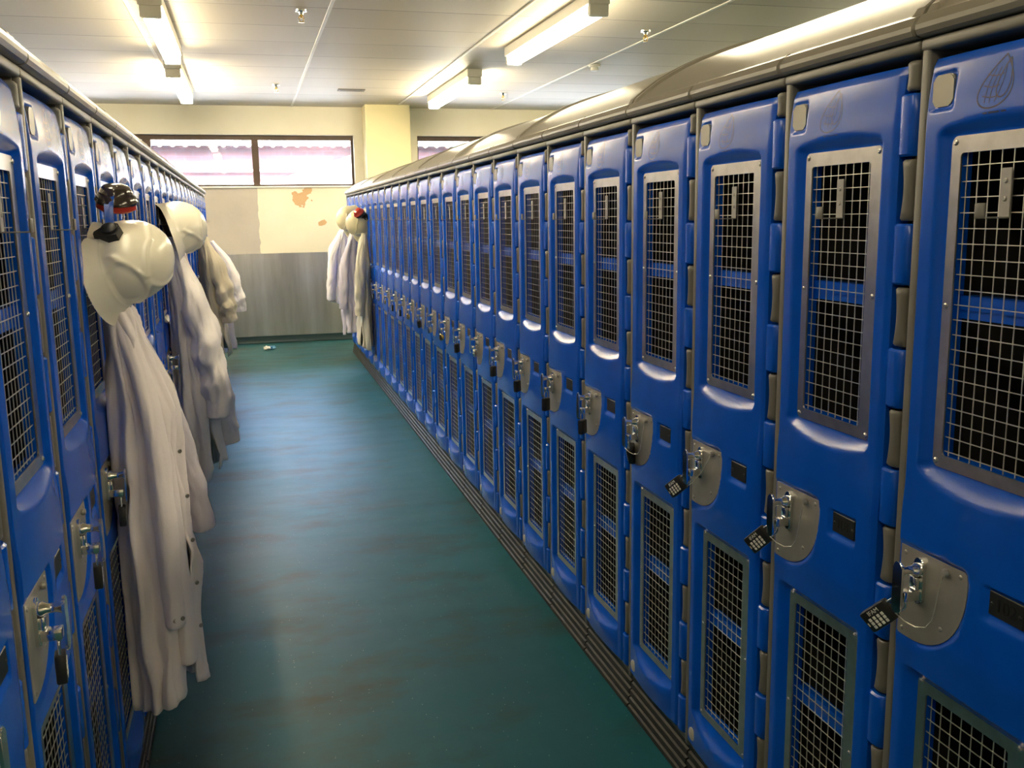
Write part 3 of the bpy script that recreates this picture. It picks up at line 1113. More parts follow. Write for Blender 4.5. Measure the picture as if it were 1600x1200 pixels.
# sloping hoods, each over three lockers
def build_hood(nw, name):
    prof = [(0.03, 1.8825), (-0.014, 1.8825), (-0.022, 1.886), (-0.0265, 1.894), (-0.0265, 1.902), (-0.016, 1.9175), (-0.006, 1.9215),
            (0.000, 1.926), (0.030, 1.950), (0.07, 1.978), (0.11, 2.001), (0.15, 2.022), (0.20, 2.044), (0.25, 2.063), (0.30, 2.080), (0.35, 2.095),
            (0.40, 2.109), (0.445, 2.119), (0.456, 2.118), (0.459, 2.110), (0.459, 1.8825)]
    LIP = 7                                  # profile points that make up the lip
    L = nw * W
    bm = bmesh.new()
    xs = [(0.002, 0.004, 0.0), (0.005, 0.0, 0.006), (0.009, 0.0, 0.009), (0.026, 0.0, 0.009), (0.031, 0.0, 0.004), (0.034, 0.0, 0.0)]
    stations = [(x, e, u) for x, e, u in xs]
    for k in range(1, nw):
        x = k * W
        stations += [(x - 0.007, 0, 0), (x - 0.0025, -1, 0), (x + 0.0025, -1, 0), (x + 0.007, 0, 0)]
    stations += [(L - x, e, u) for x, e, u in reversed(xs)]
    secs = []
    for x, e, u in stations:
        row = []
        for k, (y, z) in enumerate(prof):
            if 0 < k <= 6:
                if e == -1:
                    y = y + 0.0075
                    z = z - 0.003
                elif e > 0:
                    y += e
            if k >= 7 and k <= 18:
                z += u
            if e > 0 and k >= 7 and k < 19:
                z -= e
            row.append(bm.verts.new((x - L / 2, y, z)))
        secs.append(row)
    n = len(prof)
    for p_, q_ in zip(secs[:-1], secs[1:]):
        for k in range(n):
            k2 = (k + 1) % n
            bm.faces.new((p_[k], p_[k2], q_[k2], q_[k]))
    bm.faces.new(secs[0])
    bm.faces.new(secs[-1][::-1])
    return obj(name, bm, M['cap'], smooth=0.45)

hood3 = build_hood(3, 'sloping_hood')
first_h = True
for side, starts in (('R', range(-3, 24, 3)), ('L', range(-3, 21, 3))):
    for n, i0 in enumerate(starts):
        if first_h:
            o = hood3
            first_h = False
        else:
            o = hood3.copy()
            COL.objects.link(o)
        o.location = row_point(side, i0 + 1.5)
        o.location.z = random.uniform(0.0, 0.003)
        o.rotation_euler = (0, 0, row_rot(side))
        nm = 'right' if side == 'R' else 'left'
        tag(o, 'grey sloping plastic hood over three lockers, %s from the near end of the %s row' % (ORD[n], nm), 'locker top', 'sloping hoods of the %s row' % nm)

# the nearest right door has its emblem printed dark
for c in [c for c in lockers[('R', -1)].children if c.name.startswith('door')][0].children:
    if c.name.startswith('emblem'):
        c.data = c.data.copy()
        c.data.materials[0] = M['blue_dark']

# digits on the two nearest right number plates
for i, s in ((-1, '102'), (0, '101')):
    door = [c for c in lockers[('R', i)].children if c.name.startswith('door')][0]
    me = text_mesh(s, 0.030, 0.0004)
    me.materials.append(M['ink'])
    t = bpy.data.objects.new('locker_number', me)
    COL.objects.link(t)
    t.parent = door
    t.location = (0.2835 - HW, -float(door_d(0.285, 0.99)) - 0.0034, 0.9885)
    t.rotation_euler = (PI / 2, 0, 0)

# ------------------------------------------------------------------ padlocks
def padlock_meshes(kind):
    """kind -> list of (name, mesh, [materials]); origin at the top of the shackle, body hangs down -z, face towards -y"""
    tmp = []
    bm = bmesh.new()
    if kind == 'round':
        add_lathe(bm, [(0.0, -0.009), (0.021, -0.009), (0.024, -0.006), (0.024, 0.006), (0.021, 0.009), (0.0, 0.009)], (0, 0, -0.047), (0, 1, 0), 24)
        body_m = M['brass']
    elif kind == 'brass':
        add_box(bm, (-0.019, -0.0075, -0.060), (0.019, 0.0075, -0.026), 0.003)
        body_m = M['brass']
    elif kind == 'silver':
        add_box(bm, (-0.018, -0.009, -0.072), (0.018, 0.009, -0.028), 0.004)
        body_m = M['silver_lock']
    else:
        add_box(bm, (-0.020, -0.010, -0.088), (0.020, 0.010, -0.030), 0.004)
        body_m = M['black']
    tmp.append(obj('lock_body', bm, body_m, smooth=0.6))
    bm = bmesh.new()
    pts = [(-0.0115, 0, -0.034)] + [(-0.0115 * math.cos(PI * k / 8), 0, -0.0115 + 0.0115 * math.sin(PI * k / 8)) for k in range(9)] + [(0.0115, 0, -0.034)]
    add_tube(bm, pts, 0.0028, 8)
    tmp.append(obj('shackle', bm, M['chrome'], smooth=0.9))
    if kind == 'black':
        bm = bmesh.new()
        for r_ in range(4):
            for c_ in range(3):
                x = -0.0020 + 0.0072 * c_
                z = -0.046 - 0.0095 * r_
                add_box(bm, (x - 0.0030, -0.0112, z - 0.0028), (x + 0.0030, -0.0095, z + 0.0028), 0.0006, 1)
        add_box(bm, (0.000, -0.0106, -0.0840), (0.007, -0.0095, -0.0820))
        tmp.append(obj('dial', bm, M['white_print']))
        me = text_mesh('IFAM', 0.0115, 0.0003)
        me.materials.append(M['white_print'])
        t = bpy.data.objects.new('printed_name', me)
        COL.objects.link(t)
        me.transform(Matrix.Translation((-0.0118, -0.0102, -0.059)) @ Matrix.Rotation(PI / 2, 4, 'X') @ Matrix.Rotation(PI / 2, 4, 'Z'))
        tmp.append(t)
    return tmp

PAD = {k: padlock_meshes(k) for k in ('black', 'brass', 'silver', 'round')}
USED = {k: False for k in PAD}

def padlock(side, i, kind, tilt, lean, twist, label, group):
    # hangs on the hasp bracket of the latch
    xc = 0.086 if True else 0
    u = xc / W
    ii = (i + 1 - u) if side == 'R' else (i + u)
    p = row_point(side, ii, 0.046, 0.930)
    r = empty('padlock', p, 0, label, 'padlock', group)
    base = Matrix.Rotation(row_rot(side) + twist, 4, 'Z') @ Matrix.Rotation(tilt, 4, 'Y') @ Matrix.Rotation(lean, 4, 'X')
    r.rotation_euler = base.to_euler()
    if i >= 3 or side == 'L':
        r.scale = (0.86,) * 3
    for o in PAD[kind]:
        if not USED[kind]:
            c = o
        else:
            c = o.copy()
            COL.objects.link(c)
        c.parent = r
    USED[kind] = True
    return r

def plab(kind, side, n, extra=''):
    return '%s padlock hanging from the %s locker of the %s row%s' % (
        {'black': 'black combination', 'brass': 'small brass', 'silver': 'silver', 'round': 'round brass'}[kind], ORD[n],
        'right' if side == 'R' else 'left', extra)

R_LOCKS = {-1: ('black', 0.78, 0.16, 0.70), 0: ('black', 0.78, 0.16, 0.70), 1: ('black', 0.86, 0.14, 0.62), 2: ('black', 0.55, 0.05, -0.6),
           3: ('black', 0.05, 0.0, -0.9), 4: ('black', 0.0, 0.0, -1.0), 5: ('black', 0.05, 0, -0.9), 6: ('black', 0.0, 0, -0.8),
           7: ('silver', 0.9, 0.0, -0.5), 8: ('black', 0.1, 0, -0.8), 9: ('round', 0.1, 0, 0.3), 10: ('silver', 0.15, 0, -0.8), 11: ('black', 0.3, 0, -0.6),
           12: ('round', 0.2, 0, 0.2), 13: ('black', 0.1, 0, 0), 14: ('black', 0.0, 0, 0), 15: ('brass', 0.1, 0, 0), 16: ('silver', 0.1, 0, 0), 17: ('black', 0.1, 0, 0)}
for i, (k, t, l, tw) in R_LOCKS.items():
    padlock('R', i, k, t, l, tw, plab(k, 'R', i + 1, ', dials and name showing' if i == -1 else ''), 'padlocks of the right row')
L_LOCKS = {-1: ('black', 0.0, 0.0, 0.15), 0: ('black', 0.0, 0.0, 0.15), 1: ('black', 0.05, 0, 0.1), 4: ('black', -0.55, 0.2, 0.2), 5: ('black', -0.1, 0, 0.1)}
for i, (k, t, l, tw) in L_LOCKS.items():
    padlock('L', i, k, t, l, tw, plab(k, 'L', i + 2), 'padlocks of the left row')
for k, fl_ in USED.items():
    if not fl_:
        for o in PAD[k]:
            bpy.data.objects.remove(o)

# thin steel tethers from the plate's ball to the padlock on the nearest right doors
for i in (-1, 0, 1, 2):
    door = [c for c in lockers[('R', i)].children if c.name.startswith('door')][0]
    bm = bmesh.new()
    if i == 1:
        pts = [(0.150, -0.022, 1.000), (0.143, -0.024, 0.985), (0.120, -0.032, 0.945), (0.095, -0.045, 0.912), (0.080, -0.052, 0.900)]
    else:
        pts = [(0.150, -0.022, 1.000), (0.149, -0.024, 0.985), (0.145, -0.026, 0.960), (0.143, -0.028, 0.935), (0.140, -0.030, 0.912),
               (0.130, -0.034, 0.896), (0.112, -0.040, 0.890), (0.092, -0.047, 0.893), (0.074, -0.053, 0.902)]
    add_tube(bm, [(x - HW, y, z) for x, y, z in pts], 0.0011, 6)
    obj('tether_cable', bm, M['wire'], door, smooth=1.0)

# ------------------------------------------------------------------ helmets
def build_helmet_shell():
    """local axes: x to the front, y to the side, z to the crown; rim plane z = 0"""
    nt_, npsi = 84, 216
    verts, faces = [], []
    for j in range(nt_ + 1):
        t = j / nt_ * 1.30
        for k in range(npsi):
            psi = 2 * PI * k / npsi
            cs, sn = math.cos(psi), math.sin(psi)
            a, bb_ = (0.135, 0.110)
            R = 1 / math.sqrt((cs / a) ** 2 + (sn / bb_) ** 2)
            tt = min(t, 1.0)
            r = R * math.sin(tt * PI / 2) ** 0.92
            z = 0.150 * math.cos(tt * PI / 2) ** 0.88 if tt < 1 else 0.0
            dpsi = abs((psi + PI) % (2 * PI) - PI)
            if t > 1.0:
                e = (t - 1.0) / 0.30
                z = -0.040 * e
                flare = 0.014 * e ** 1.3
                pk = max(0, math.cos(min(dpsi * 1.15, PI / 2))) ** 0.7
                flare += 0.048 * pk * e ** 1.1
                z += -0.004 * pk * e + 0.006 * e * (1 - pk) * abs(sn)
                back = max(0, math.cos(min(abs(PI - dpsi) * 1.3, PI / 2)))
                z -= 0.016 * back * e
                r = R + flare
            # raised ribs and the recessed front panel
            h = 0.0
            def seg_d(p, q):
                px, py = q[0] - p[0], q[1] - p[1]
                s = max(0, min(1, ((dpsi - p[0]) * px + (t - p[1]) * py) / (px * px + py * py)))
                return math.hypot((dpsi - p[0] - s * px) * max(0.35, math.sin(min(1, t) * PI / 2)), (t - p[1] - s * py) * 1.2)
            dd = min(seg_d((0.10, 0.60), (0.78, 0.92)), seg_d((0.10, 0.60), (1.25, 0.42)), seg_d((1.25, 0.42), (2.2, 0.50)))
            h += 0.0048 * math.exp(-(dd / 0.050) ** 2)
            if dpsi < 0.62 and 0.66 < t < 1.0:
                q = max((dpsi / 0.62) ** 2 + ((t - 0.86) / 0.20) ** 2, 0)
                if q < 1:
                    h -= 0.0085 * min(1, (1 - q) * 3)
            h += 0.002 * math.exp(-((t - 1.02) / 0.03) ** 2)
            nx_, nz_ = math.sin(tt * PI / 2), math.cos(tt * PI / 2)
            verts.append(((r + h * nx_) * cs, (r + h * nx_) * sn, z + h * nz_))
    for j in range(nt_):
        for k in range(npsi):
            k2 = (k + 1) % npsi
            faces.append((j * npsi + k, j * npsi + k2, (j + 1) * npsi + k2, (j + 1) * npsi + k))
    # inner skin for a real wall thickness
    off = len(verts)
    base = list(verts)
    for j in range(nt_ + 1):
        for k in range(npsi):
            x, y, z = base[j * npsi + k]
            L = math.hypot(x, y)
            f = max(0.0, L - 0.004) / L if L > 1e-6 else 1
            verts.append((x * f, y * f, z - 0.003 * (1 - j / nt_)))
    for j in range(nt_):
        for k in range(npsi):
            k2 = (k + 1) % npsi
            faces.append((off + j * npsi + k, off + (j + 1) * npsi + k, off + (j + 1) * npsi + k2, off + j * npsi + k2))
    for k in range(npsi):
        k2 = (k + 1) % npsi
        a = nt_ * npsi
        faces.append((a + k, a + k2, off + a + k2, off + a + k))
    return verts, faces

HV, HF = build_helmet_shell()
shell_mesh = None
def frame_matrix(C, F, origin):
    C = Vector(C).normalized()
    F = Vector(F)
    F = (F - C * F.dot(C)).normalized()
    S = C.cross(F)
    m_ = Matrix(((F.x, S.x, C.x, origin[0]), (F.y, S.y, C.y, origin[1]), (F.z, S.z, C.z, origin[2]), (0, 0, 0, 1)))
    return m_

def helmet(origin, C, F, mat, label, cup=None, scale=1.0):
    r = empty('safety_helmet', (0, 0, 0), 0, label, 'helmet', 'white safety helmets')
    mw = frame_matrix(C, F, origin) @ Matrix.Scale(scale, 4)
    r.location = mw.to_translation()
    r.rotation_euler = mw.to_euler()
    r.scale = (scale,) * 3
    raw_obj('shell', HV, HF, mat, r, smooth=1.2)
    bm = bmesh.new()
    pts = [(0.118 * math.cos(2 * PI * k / 28), 0.094 * math.sin(2 * PI * k / 28), -0.012) for k in range(29)]
    secs = []
    for x, y, z in pts[:-1]:
        secs.append([bm.verts.new((x, y, z - 0.014)), bm.verts.new((x, y, z + 0.014)), bm.verts.new((x * 0.97, y * 0.97, z + 0.014)), bm.verts.new((x * 0.97, y * 0.97, z - 0.014))])
    for k in range(28):
        a, c = secs[k], secs[(k + 1) % 28]
        for q in range(4):
            bm.faces.new((a[q], a[(q + 1) % 4], c[(q + 1) % 4], c[q]))
    for a0 in (0.6, 0.6 + PI / 2):
        pp = []
        for k in range(13):
            b_ = PI * k / 12 - PI / 2
            pp.append((0.112 * math.sin(b_) * math.cos(a0), 0.092 * math.sin(b_) * math.sin(a0), -0.005 + 0.112 * math.cos(b_)))
        add_tube(bm, pp, 0.006, 5)
    obj('harness', bm, M['harness'], r, smooth=0.6)
    return r, mw

h1, mw1 = helmet(row_point('L', 1.45, 0.080, 1.500), (0.90, -0.22, 0.22), (-0.28, -0.74, -0.60), M['helmet'],
                 'cream safety helmet with black ear-defender arm, hanging nearest on the left row', scale=0.87)
inv = mw1.inverted()

def local_obj(name, bm, mat, root, smooth_=0.7):
    o = obj(name, bm, mat, root, smooth=smooth_)
    return o

# ear defender raised above the near helmet (built in world axes, then brought into the helmet's frame)
def ear_defender(root, mw, psi, swing, red_side=False, s=1.0):
    """swivel on the helmet's side at angle psi, cup swung away from the rim towards the back"""
    iv = mw.inverted()
    a, b_ = 0.135, 0.110
    cs, sn = math.cos(psi), math.sin(psi)
    R = 1 / math.sqrt((cs / a) ** 2 + (sn / b_) ** 2)
    return (R * cs, R * sn, 0.012)

def world_part(name, bm, mat, root, mw, sm=0.7):
    bmesh.ops.transform(bm, matrix=mw.inverted(), verts=bm.verts)
    return obj(name, bm, mat, root, smooth=sm)

# swivel on the near helmet, on the side turned to the camera and up
def cup_set(root, mw, psi, up_world, cup_pos, dome_axis, dome_mat, cush_mat, sc=1.0):
    a, b_ = 0.135, 0.110
    cs, sn = math.cos(psi), math.sin(psi)
    R = 1 / math.sqrt((cs / a) ** 2 + (sn / b_) ** 2)
    pl = Vector((R * cs * 0.99, R * sn * 0.99, 0.030))
    nl = Vector((cs / a, sn / b_, 1.2)).normalized()
    P = mw @ pl
    Nn = (mw.to_3x3() @ nl).normalized()
    U = Vector(up_world)
    U = (U - Nn * U.dot(Nn)).normalized()
    S = U.cross(Nn)
    bm = bmesh.new()
    poly = [(0.000, -0.030), (0.024, -0.022), (0.028, 0.004), (0.016, 0.022), (-0.012, 0.022), (-0.026, 0.006), (-0.040, -0.010), (-0.040, -0.018), (-0.026, -0.018)]
    lo = [bm.verts.new(P + (S * x + U * y) * sc - Nn * 0.010) for x, y in poly]
    hi = [bm.verts.new(P + (S * x * 0.9 + U * y * 0.9) * sc + Nn * 0.016 * sc) for x, y in poly]
    n = len(poly)
    for k in range(n):
        bm.faces.new((lo[k], lo[(k + 1) % n], hi[(k + 1) % n], hi[k]))
    bm.faces.new(hi)
    bm.faces.new(lo[::-1])
    add_lathe(bm, [(0.020 * sc, 0.014 * sc), (0.019 * sc, 0.022 * sc), (0.012 * sc, 0.026 * sc), (0, 0.026 * sc)], P, Nn, 18)
    world_part('swivel_mount', bm, M['black'], root, mw)
    Cp = Vector(cup_pos)
    ax = Vector(dome_axis).normalized()
    # arm
    bm = bmesh.new()
    A0 = P + Nn * 0.018 * sc + U * 0.006
    A1 = Cp + Nn * 0.030 * sc
    side = S
    secs = []
    for k in range(7):
        t = k / 6
        c = A0.lerp(A1, t) + Nn * 0.012 * math.sin(PI * t)
        w = (0.010 + 0.004 * t) * sc
        secs.append([bm.verts.new(c + side * w + Nn * 0.002), bm.verts.new(c - side * w + Nn * 0.002), bm.verts.new(c - side * w - Nn * 0.004), bm.verts.new(c + side * w - Nn * 0.004)])
    for p_, q_ in zip(secs[:-1], secs[1:]):
        for k in range(4):
            bm.faces.new((p_[k], p_[(k + 1) % 4], q_[(k + 1) % 4], q_[k]))
    bm.faces.new(secs[0])
    bm.faces.new(secs[-1][::-1])
    world_part('cup_arm', bm, M['chrome'], root, mw)
    bm = bmesh.new()
    add_lathe(bm, [(0.0, 0.030), (0.016, 0.029), (0.030, 0.024), (0.038, 0.014), (0.040, 0.006), (0.046, 0.000), (0.050, -0.010), (0.048, -0.016), (0.040, -0.016)],
              Cp, ax, 28)
    bmesh.ops.scale(bm, vec=(sc, sc, sc), space=Matrix.Translation(-Cp), verts=bm.verts)
    world_part('ear_cup', bm, dome_mat, root, mw, 0.5)
    bm = bmesh.new()
    add_lathe(bm, [(0.040, -0.014), (0.046, -0.018), (0.047, -0.028), (0.040, -0.034), (0.026, -0.032), (0.022, -0.02)], Cp, ax, 28)
    bmesh.ops.scale(bm, vec=(sc, sc, sc), space=Matrix.Translation(-Cp), verts=bm.verts)
    world_part('ear_cushion', bm, cush_mat, root, mw, 0.7)

cup_set(h1, mw1, -1.45, (0, 0, 1), (row_point('L', 1.40, 0.085, 1.665)), (0.1, -0.25, 0.95), M['cup'], M['red'])

h2, mw2 = helmet(row_point('L', 6.55, 0.070, 1.565), (0.93, 0.22, 0.26), (0.15, -0.60, -0.75), M['helmet'],
                 'plain cream safety helmet hanging second nearest on the left row')
h3, mw3 = helmet(row_point('R', 20.6, 0.12, 1.600), (-0.75, -0.62, 0.10), (0.05, 0.1, -1), M['helmet_old'],
                 'yellowed safety helmet farthest along the right row')
h4, mw4 = helmet(row_point('R', 19.3, 0.075, 1.555), (-0.72, -0.65, 0.08), (0.05, 0.1, -1), M['helmet_old'],
                 'yellowed safety helmet with red and black ear defender on the right row')
cup_set(h4, mw4, 2.15, (0.2, 0, 1), row_point('R', 19.0, 0.10, 1.665), (-0.6, -0.4, 0.7), M['red'], M['black'], 1.15)

# ------------------------------------------------------------------ coats
def interp(keys, t):
    if t <= keys[0][0]:
        return keys[0][1:]
    for a, c in zip(keys[:-1], keys[1:]):
        if t <= c[0]:
            f = (t - a[0]) / (c[0] - a[0])
            f = f * f * (3 - 2 * f) * 0.5 + f * 0.5
            return [a[k] + (c[k] - a[k]) * f for k in range(1, len(a))]
    return keys[-1][1:]

def coat_frame(side, i):
    if side == 'R':
        return row_point('R', i), Vector((-math.cos(RA), math.sin(RA), 0)), Vector((math.sin(RA), math.cos(RA), 0))
    return row_point('L', i), Vector((math.cos(LA), -math.sin(LA), 0)), Vector((math.sin(LA), math.cos(LA), 0))

def coat_body(side, i, keys, z_top, z_hem, open_at, nf, amp, seed, mat, parent, overlap=(0.5, -0.3), name='coat_body', hem_wave=0.02, twist=0.25, minout=0.024, crumple=0.03):
    """keys: (t, out, half_depth, along, half_width); an open sheet wrapped round, edges at angle open_at"""
    P0, O, A = coat_frame(side, i)
    nu, nv = 110, 70
    verts, faces = [], []
    for j in range(nv + 1):
        t = j / nv
        co, wo_, ca, wa = interp(keys, t)
        ov = overlap[0] + (overlap[1] - overlap[0]) * t ** 1.5
        tot = 2 * PI + ov
        am = amp * (0.55 + 0.45 * t) * min(1, 0.4 + 4 * t)
        for k in range(nu + 1):
            s = k / nu
            th = open_at + ov / -2 + tot * s
            pin = 1 - 0.0
            ph = seed * 1.7
            ripple = (1 - 2 * abs(math.sin(nf * 0.5 * th + ph + twist * 3 * t)) ** 0.8) * 0.7 + math.sin((nf * 1.7) * th + ph * 2.3 - twist * 9 * t) * 0.4
            ripple += 0.7 * noise.noise(Vector((math.cos(th) * 1.6 + seed, math.sin(th) * 1.6, t * 3.0)))
            rr_ = 1 + am * ripple
            lay = 1.0 + (0.10 * (s - 0.5) if ov > 0 else 0.0)
            o_ = co + wo_ * rr_ * lay * math.cos(th)
            a_ = ca + wa * rr_ * lay * math.sin(th)
            zh = z_hem + hem_wave * math.sin(2 * th + seed) + 0.012 * noise.noise(Vector((th * 1.5, seed, 0)))
            z = z_top + (zh - z_top) * t
            z += 0.006 * noise.noise(Vector((th * 2, t * 7, seed)))
            o_ += 0.010 * noise.noise(Vector((th * 2.2, t * 8, seed + 9))) + crumple * (0.3 - abs(noise.noise(Vector((th * 1.1 + 0.8 * t, t * 4.0 - 0.5 * th, seed)))) ** 0.7)
            o_ = max(o_, minout + 0.004 * noise.noise(Vector((th * 3, t * 9, seed))))
            p = P0 + O * o_ + A * a_
            verts.append((p.x, p.y, z))
    for j in range(nv):
        for k in range(nu):
            a = j * (nu + 1) + k
            faces.append((a, a + 1, a + nu + 2, a + nu + 1))
    o = raw_obj(name, verts, faces, mat, parent, smooth=PI)
    sm = o.modifiers.new('thick', 'SOLIDIFY')
    sm.thickness = 0.003
    return o

def sleeve(side, i, pts, radii, seed, mat, parent, wr=0.16, flat=0.75, name='sleeve', cuff=True):
    """pts: (out, along, z)"""
    P0, O, A = coat_frame(side, i)
    n = 46
    nu = 40
    wp = [P0 + O * p[0] + A * p[1] + Vector((0, 0, p[2])) for p in pts]
    def cat(arr, t):
        m_ = len(arr) - 1
        x = t * m_
        k = min(int(x), m_ - 1)
        f = x - k
        g = lambda q: arr[max(0, min(m_, q))]
        p0, p1, p2, p3 = g(k - 1), g(k), g(k + 1), g(k + 2)
        return 0.5 * ((2 * p1) + (p2 - p0) * f + (2 * p0 - 5 * p1 + 4 * p2 - p3) * f * f + (3 * p1 - p0 - 3 * p2 + p3) * f ** 3)
    verts, faces = [], []
    for j in range(n + 1):
        t = j / n
        c = cat(wp, t)
        r = cat(radii, t)
        tan = (cat(wp, min(1, t + 0.02)) - cat(wp, max(0, t - 0.02))).normalized()
        e1 = (O - tan * O.dot(tan)).normalized()
        e2 = tan.cross(e1)
        hem = 1.0
        if cuff and t > 0.90:
            hem = 1.04
        for k in range(nu):
            a = 2 * PI * k / nu
            wv = wr * (math.sin(t * 26 + 2.2 * math.sin(a + seed) + seed) * 0.5 + 0.8 * noise.noise(Vector((math.cos(a) * 1.3 + seed, math.sin(a) * 1.3, t * 6))))
            wv += 0.07 * math.sin(3 * a + seed + 3 * t)
            q = Vector((math.cos(a) * 1.1 + seed * 3, math.sin(a) * 1.1, t * 4.2 + 0.5 * math.sin(a + seed)))
            wv += wr * 1.5 * (0.32 - abs(noise.noise(q * 1.5)) ** 0.75)
            wv += wr * 0.6 * (0.32 - abs(noise.noise(q * 3.4 + Vector((7, 3, 1)))) ** 0.75)
            if cuff and t > 0.88:
                wv *= 0.35
            rr_ = r * hem * (1 + wv)
            p = c + e1 * (math.cos(a) * rr_ * flat) + e2 * (math.sin(a) * rr_)
            verts.append(tuple(p))
    for j in range(n):
        for k in range(nu):
            k2 = (k + 1) % nu
            faces.append((j * nu + k, j * nu + k2, (j + 1) * nu + k2, (j + 1) * nu + k))
    o = raw_obj(name, verts, faces, mat, parent, smooth=PI)
    sm = o.modifiers.new('thick', 'SOLIDIFY')
    sm.thickness = 0.003
    sm.offset = -1
    return o

def studs(side, i, spots, parent):
    P0, O, A = coat_frame(side, i)
    for out, al, z in spots:
        bm = bmesh.new()
        c = P0 + O * out + A * al + Vector((0, 0, z))
        ax = (O * 0.6 - A * 0.8)
        add_lathe(bm, [(0.0058, 0), (0.0058, 0.002), (0.0044, 0.0028), (0.0034, 0.0016), (0, 0.0016)], c, ax, 12)
        obj('stud', bm, M['tag'], parent, smooth=0.6)

def coat_root(side, i, label, z=1.6):
    p = row_point(side, i, 0.1, 0.0)
    return empty('work_coat', (0, 0, 0), 0, label, 'coat', 'work coats hung on the lockers')

# near coat, left row, under the first helmet
c1 = coat_root('L', 1.5, 'long pinkish white work coat hanging nearest on the left row')
coat_body('L', 1.5, [(0.0, 0.045, 0.012, 0.0, 0.030), (0.09, 0.052, 0.022, 0.0, 0.060), (0.15, 0.068, 0.040, 0.0, 0.085), (0.35, 0.098, 0.080, 0.0, 0.115),
                     (0.7, 0.108, 0.092, 0.0, 0.130), (1.0, 0.112, 0.098, 0.0, 0.140)],
          1.53, 0.350, -0.62, 9, 0.17, 3.0, M['coat'], c1, (0.6, -0.55))
sleeve('L', 1.5, [(0.070, -0.040, 1.36), (0.125, -0.100, 1.15), (0.140, -0.112, 0.95), (0.145, -0.118, 0.75), (0.150, -0.120, 0.575)],
       [0.040, 0.048, 0.050, 0.050, 0.045], 1.3, M['coat'], c1, 0.08, 0.55)
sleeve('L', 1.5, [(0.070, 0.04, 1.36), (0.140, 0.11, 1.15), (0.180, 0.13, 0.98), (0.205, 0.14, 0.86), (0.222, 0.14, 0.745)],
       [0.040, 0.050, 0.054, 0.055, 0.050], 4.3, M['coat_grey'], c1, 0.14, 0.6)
sleeve('L', 1.5, [(0.085, -0.02, 1.30), (0.140, -0.060, 1.05), (0.155, -0.075, 0.85), (0.165, -0.080, 0.65), (0.172, -0.078, 0.455)],
       [0.036, 0.044, 0.046, 0.046, 0.043], 6.7, M['coat'], c1, 0.08, 0.55)
studs('L', 1.5, [(0.188, -0.075, 1.02), (0.198, -0.075, 0.90), (0.203, -0.075, 0.78), (0.205, -0.07, 0.66), (0.207, -0.07, 0.54), (0.170, -0.155, 0.60), (0.152, -0.166, 0.60)], c1)

# second coat, left row
c2 = coat_root('L', 6.5, 'crumpled bright white work coat below the plain helmet on the left row')
coat_body('L', 6.5, [(0.0, 0.052, 0.016, 0.0, 0.030), (0.08, 0.070, 0.042, 0.0, 0.080), (0.2, 0.085, 0.060, 0.0, 0.110), (0.5, 0.105, 0.085, 0.0, 0.150), (1.0, 0.125, 0.105, 0.0, 0.175)],
          1.53, 0.42, -0.9, 8, 0.16, 8.0, M['coat_white'], c2, (0.5, -0.5), hem_wave=0.03)
sleeve('L', 6.5, [(0.080, -0.05, 1.46), (0.150, -0.12, 1.22), (0.190, -0.14, 1.02), (0.215, -0.14, 0.86), (0.220, -0.13, 0.70)],
       [0.025, 0.072, 0.088, 0.080, 0.066], 2.1, M['coat_white'], c2, 0.26, 0.75)
sleeve('L', 6.5, [(0.080, 0.05, 1.42), (0.165, 0.14, 1.10), (0.210, 0.16, 0.85), (0.235, 0.17, 0.66), (0.255, 0.17, 0.50)],
       [0.050, 0.066, 0.074, 0.070, 0.062], 5.1, M['coat_white'], c2, 0.20, 0.7)

# third: beige coat
c3 = coat_root('L', 14.5, 'dingy beige work coat hanging third along the left row')
coat_body('L', 14.5, [(0.0, 0.052, 0.018, 0.0, 0.035), (0.08, 0.07, 0.045, 0.0, 0.10), (0.25, 0.095, 0.070, 0.0, 0.15), (0.6, 0.110, 0.090, 0.0, 0.18), (1.0, 0.125, 0.105, 0.0, 0.20)],
          1.52, 0.53, -0.9, 6, 0.13, 12.0, M['coat_beige'], c3, (0.4, -0.3))
sleeve('L', 14.5, [(0.08, -0.05, 1.47), (0.165, -0.13, 1.22), (0.205, -0.14, 1.02), (0.225, -0.14, 0.90), (0.235, -0.13, 0.80)],
       [0.025, 0.074, 0.085, 0.080, 0.070], 7.1, M['coat_beige'], c3, 0.22, 0.8)

# fourth: white coat behind it
c4 = coat_root('L', 16.6, 'white work coat hanging behind the beige one on the left row')
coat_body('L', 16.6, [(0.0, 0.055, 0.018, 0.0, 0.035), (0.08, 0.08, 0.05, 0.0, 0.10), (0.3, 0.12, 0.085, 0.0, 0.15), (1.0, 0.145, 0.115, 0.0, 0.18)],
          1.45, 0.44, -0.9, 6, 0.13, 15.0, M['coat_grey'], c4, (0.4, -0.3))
sleeve('L', 16.6, [(0.11, -0.05, 1.42), (0.24, -0.12, 1.20), (0.285, -0.13, 1.02), (0.315, -0.13, 0.90), (0.325, -0.12, 0.80)],
       [0.022, 0.060, 0.070, 0.064, 0.054], 9.1, M['coat_white'], c4, 0.18, 0.8)

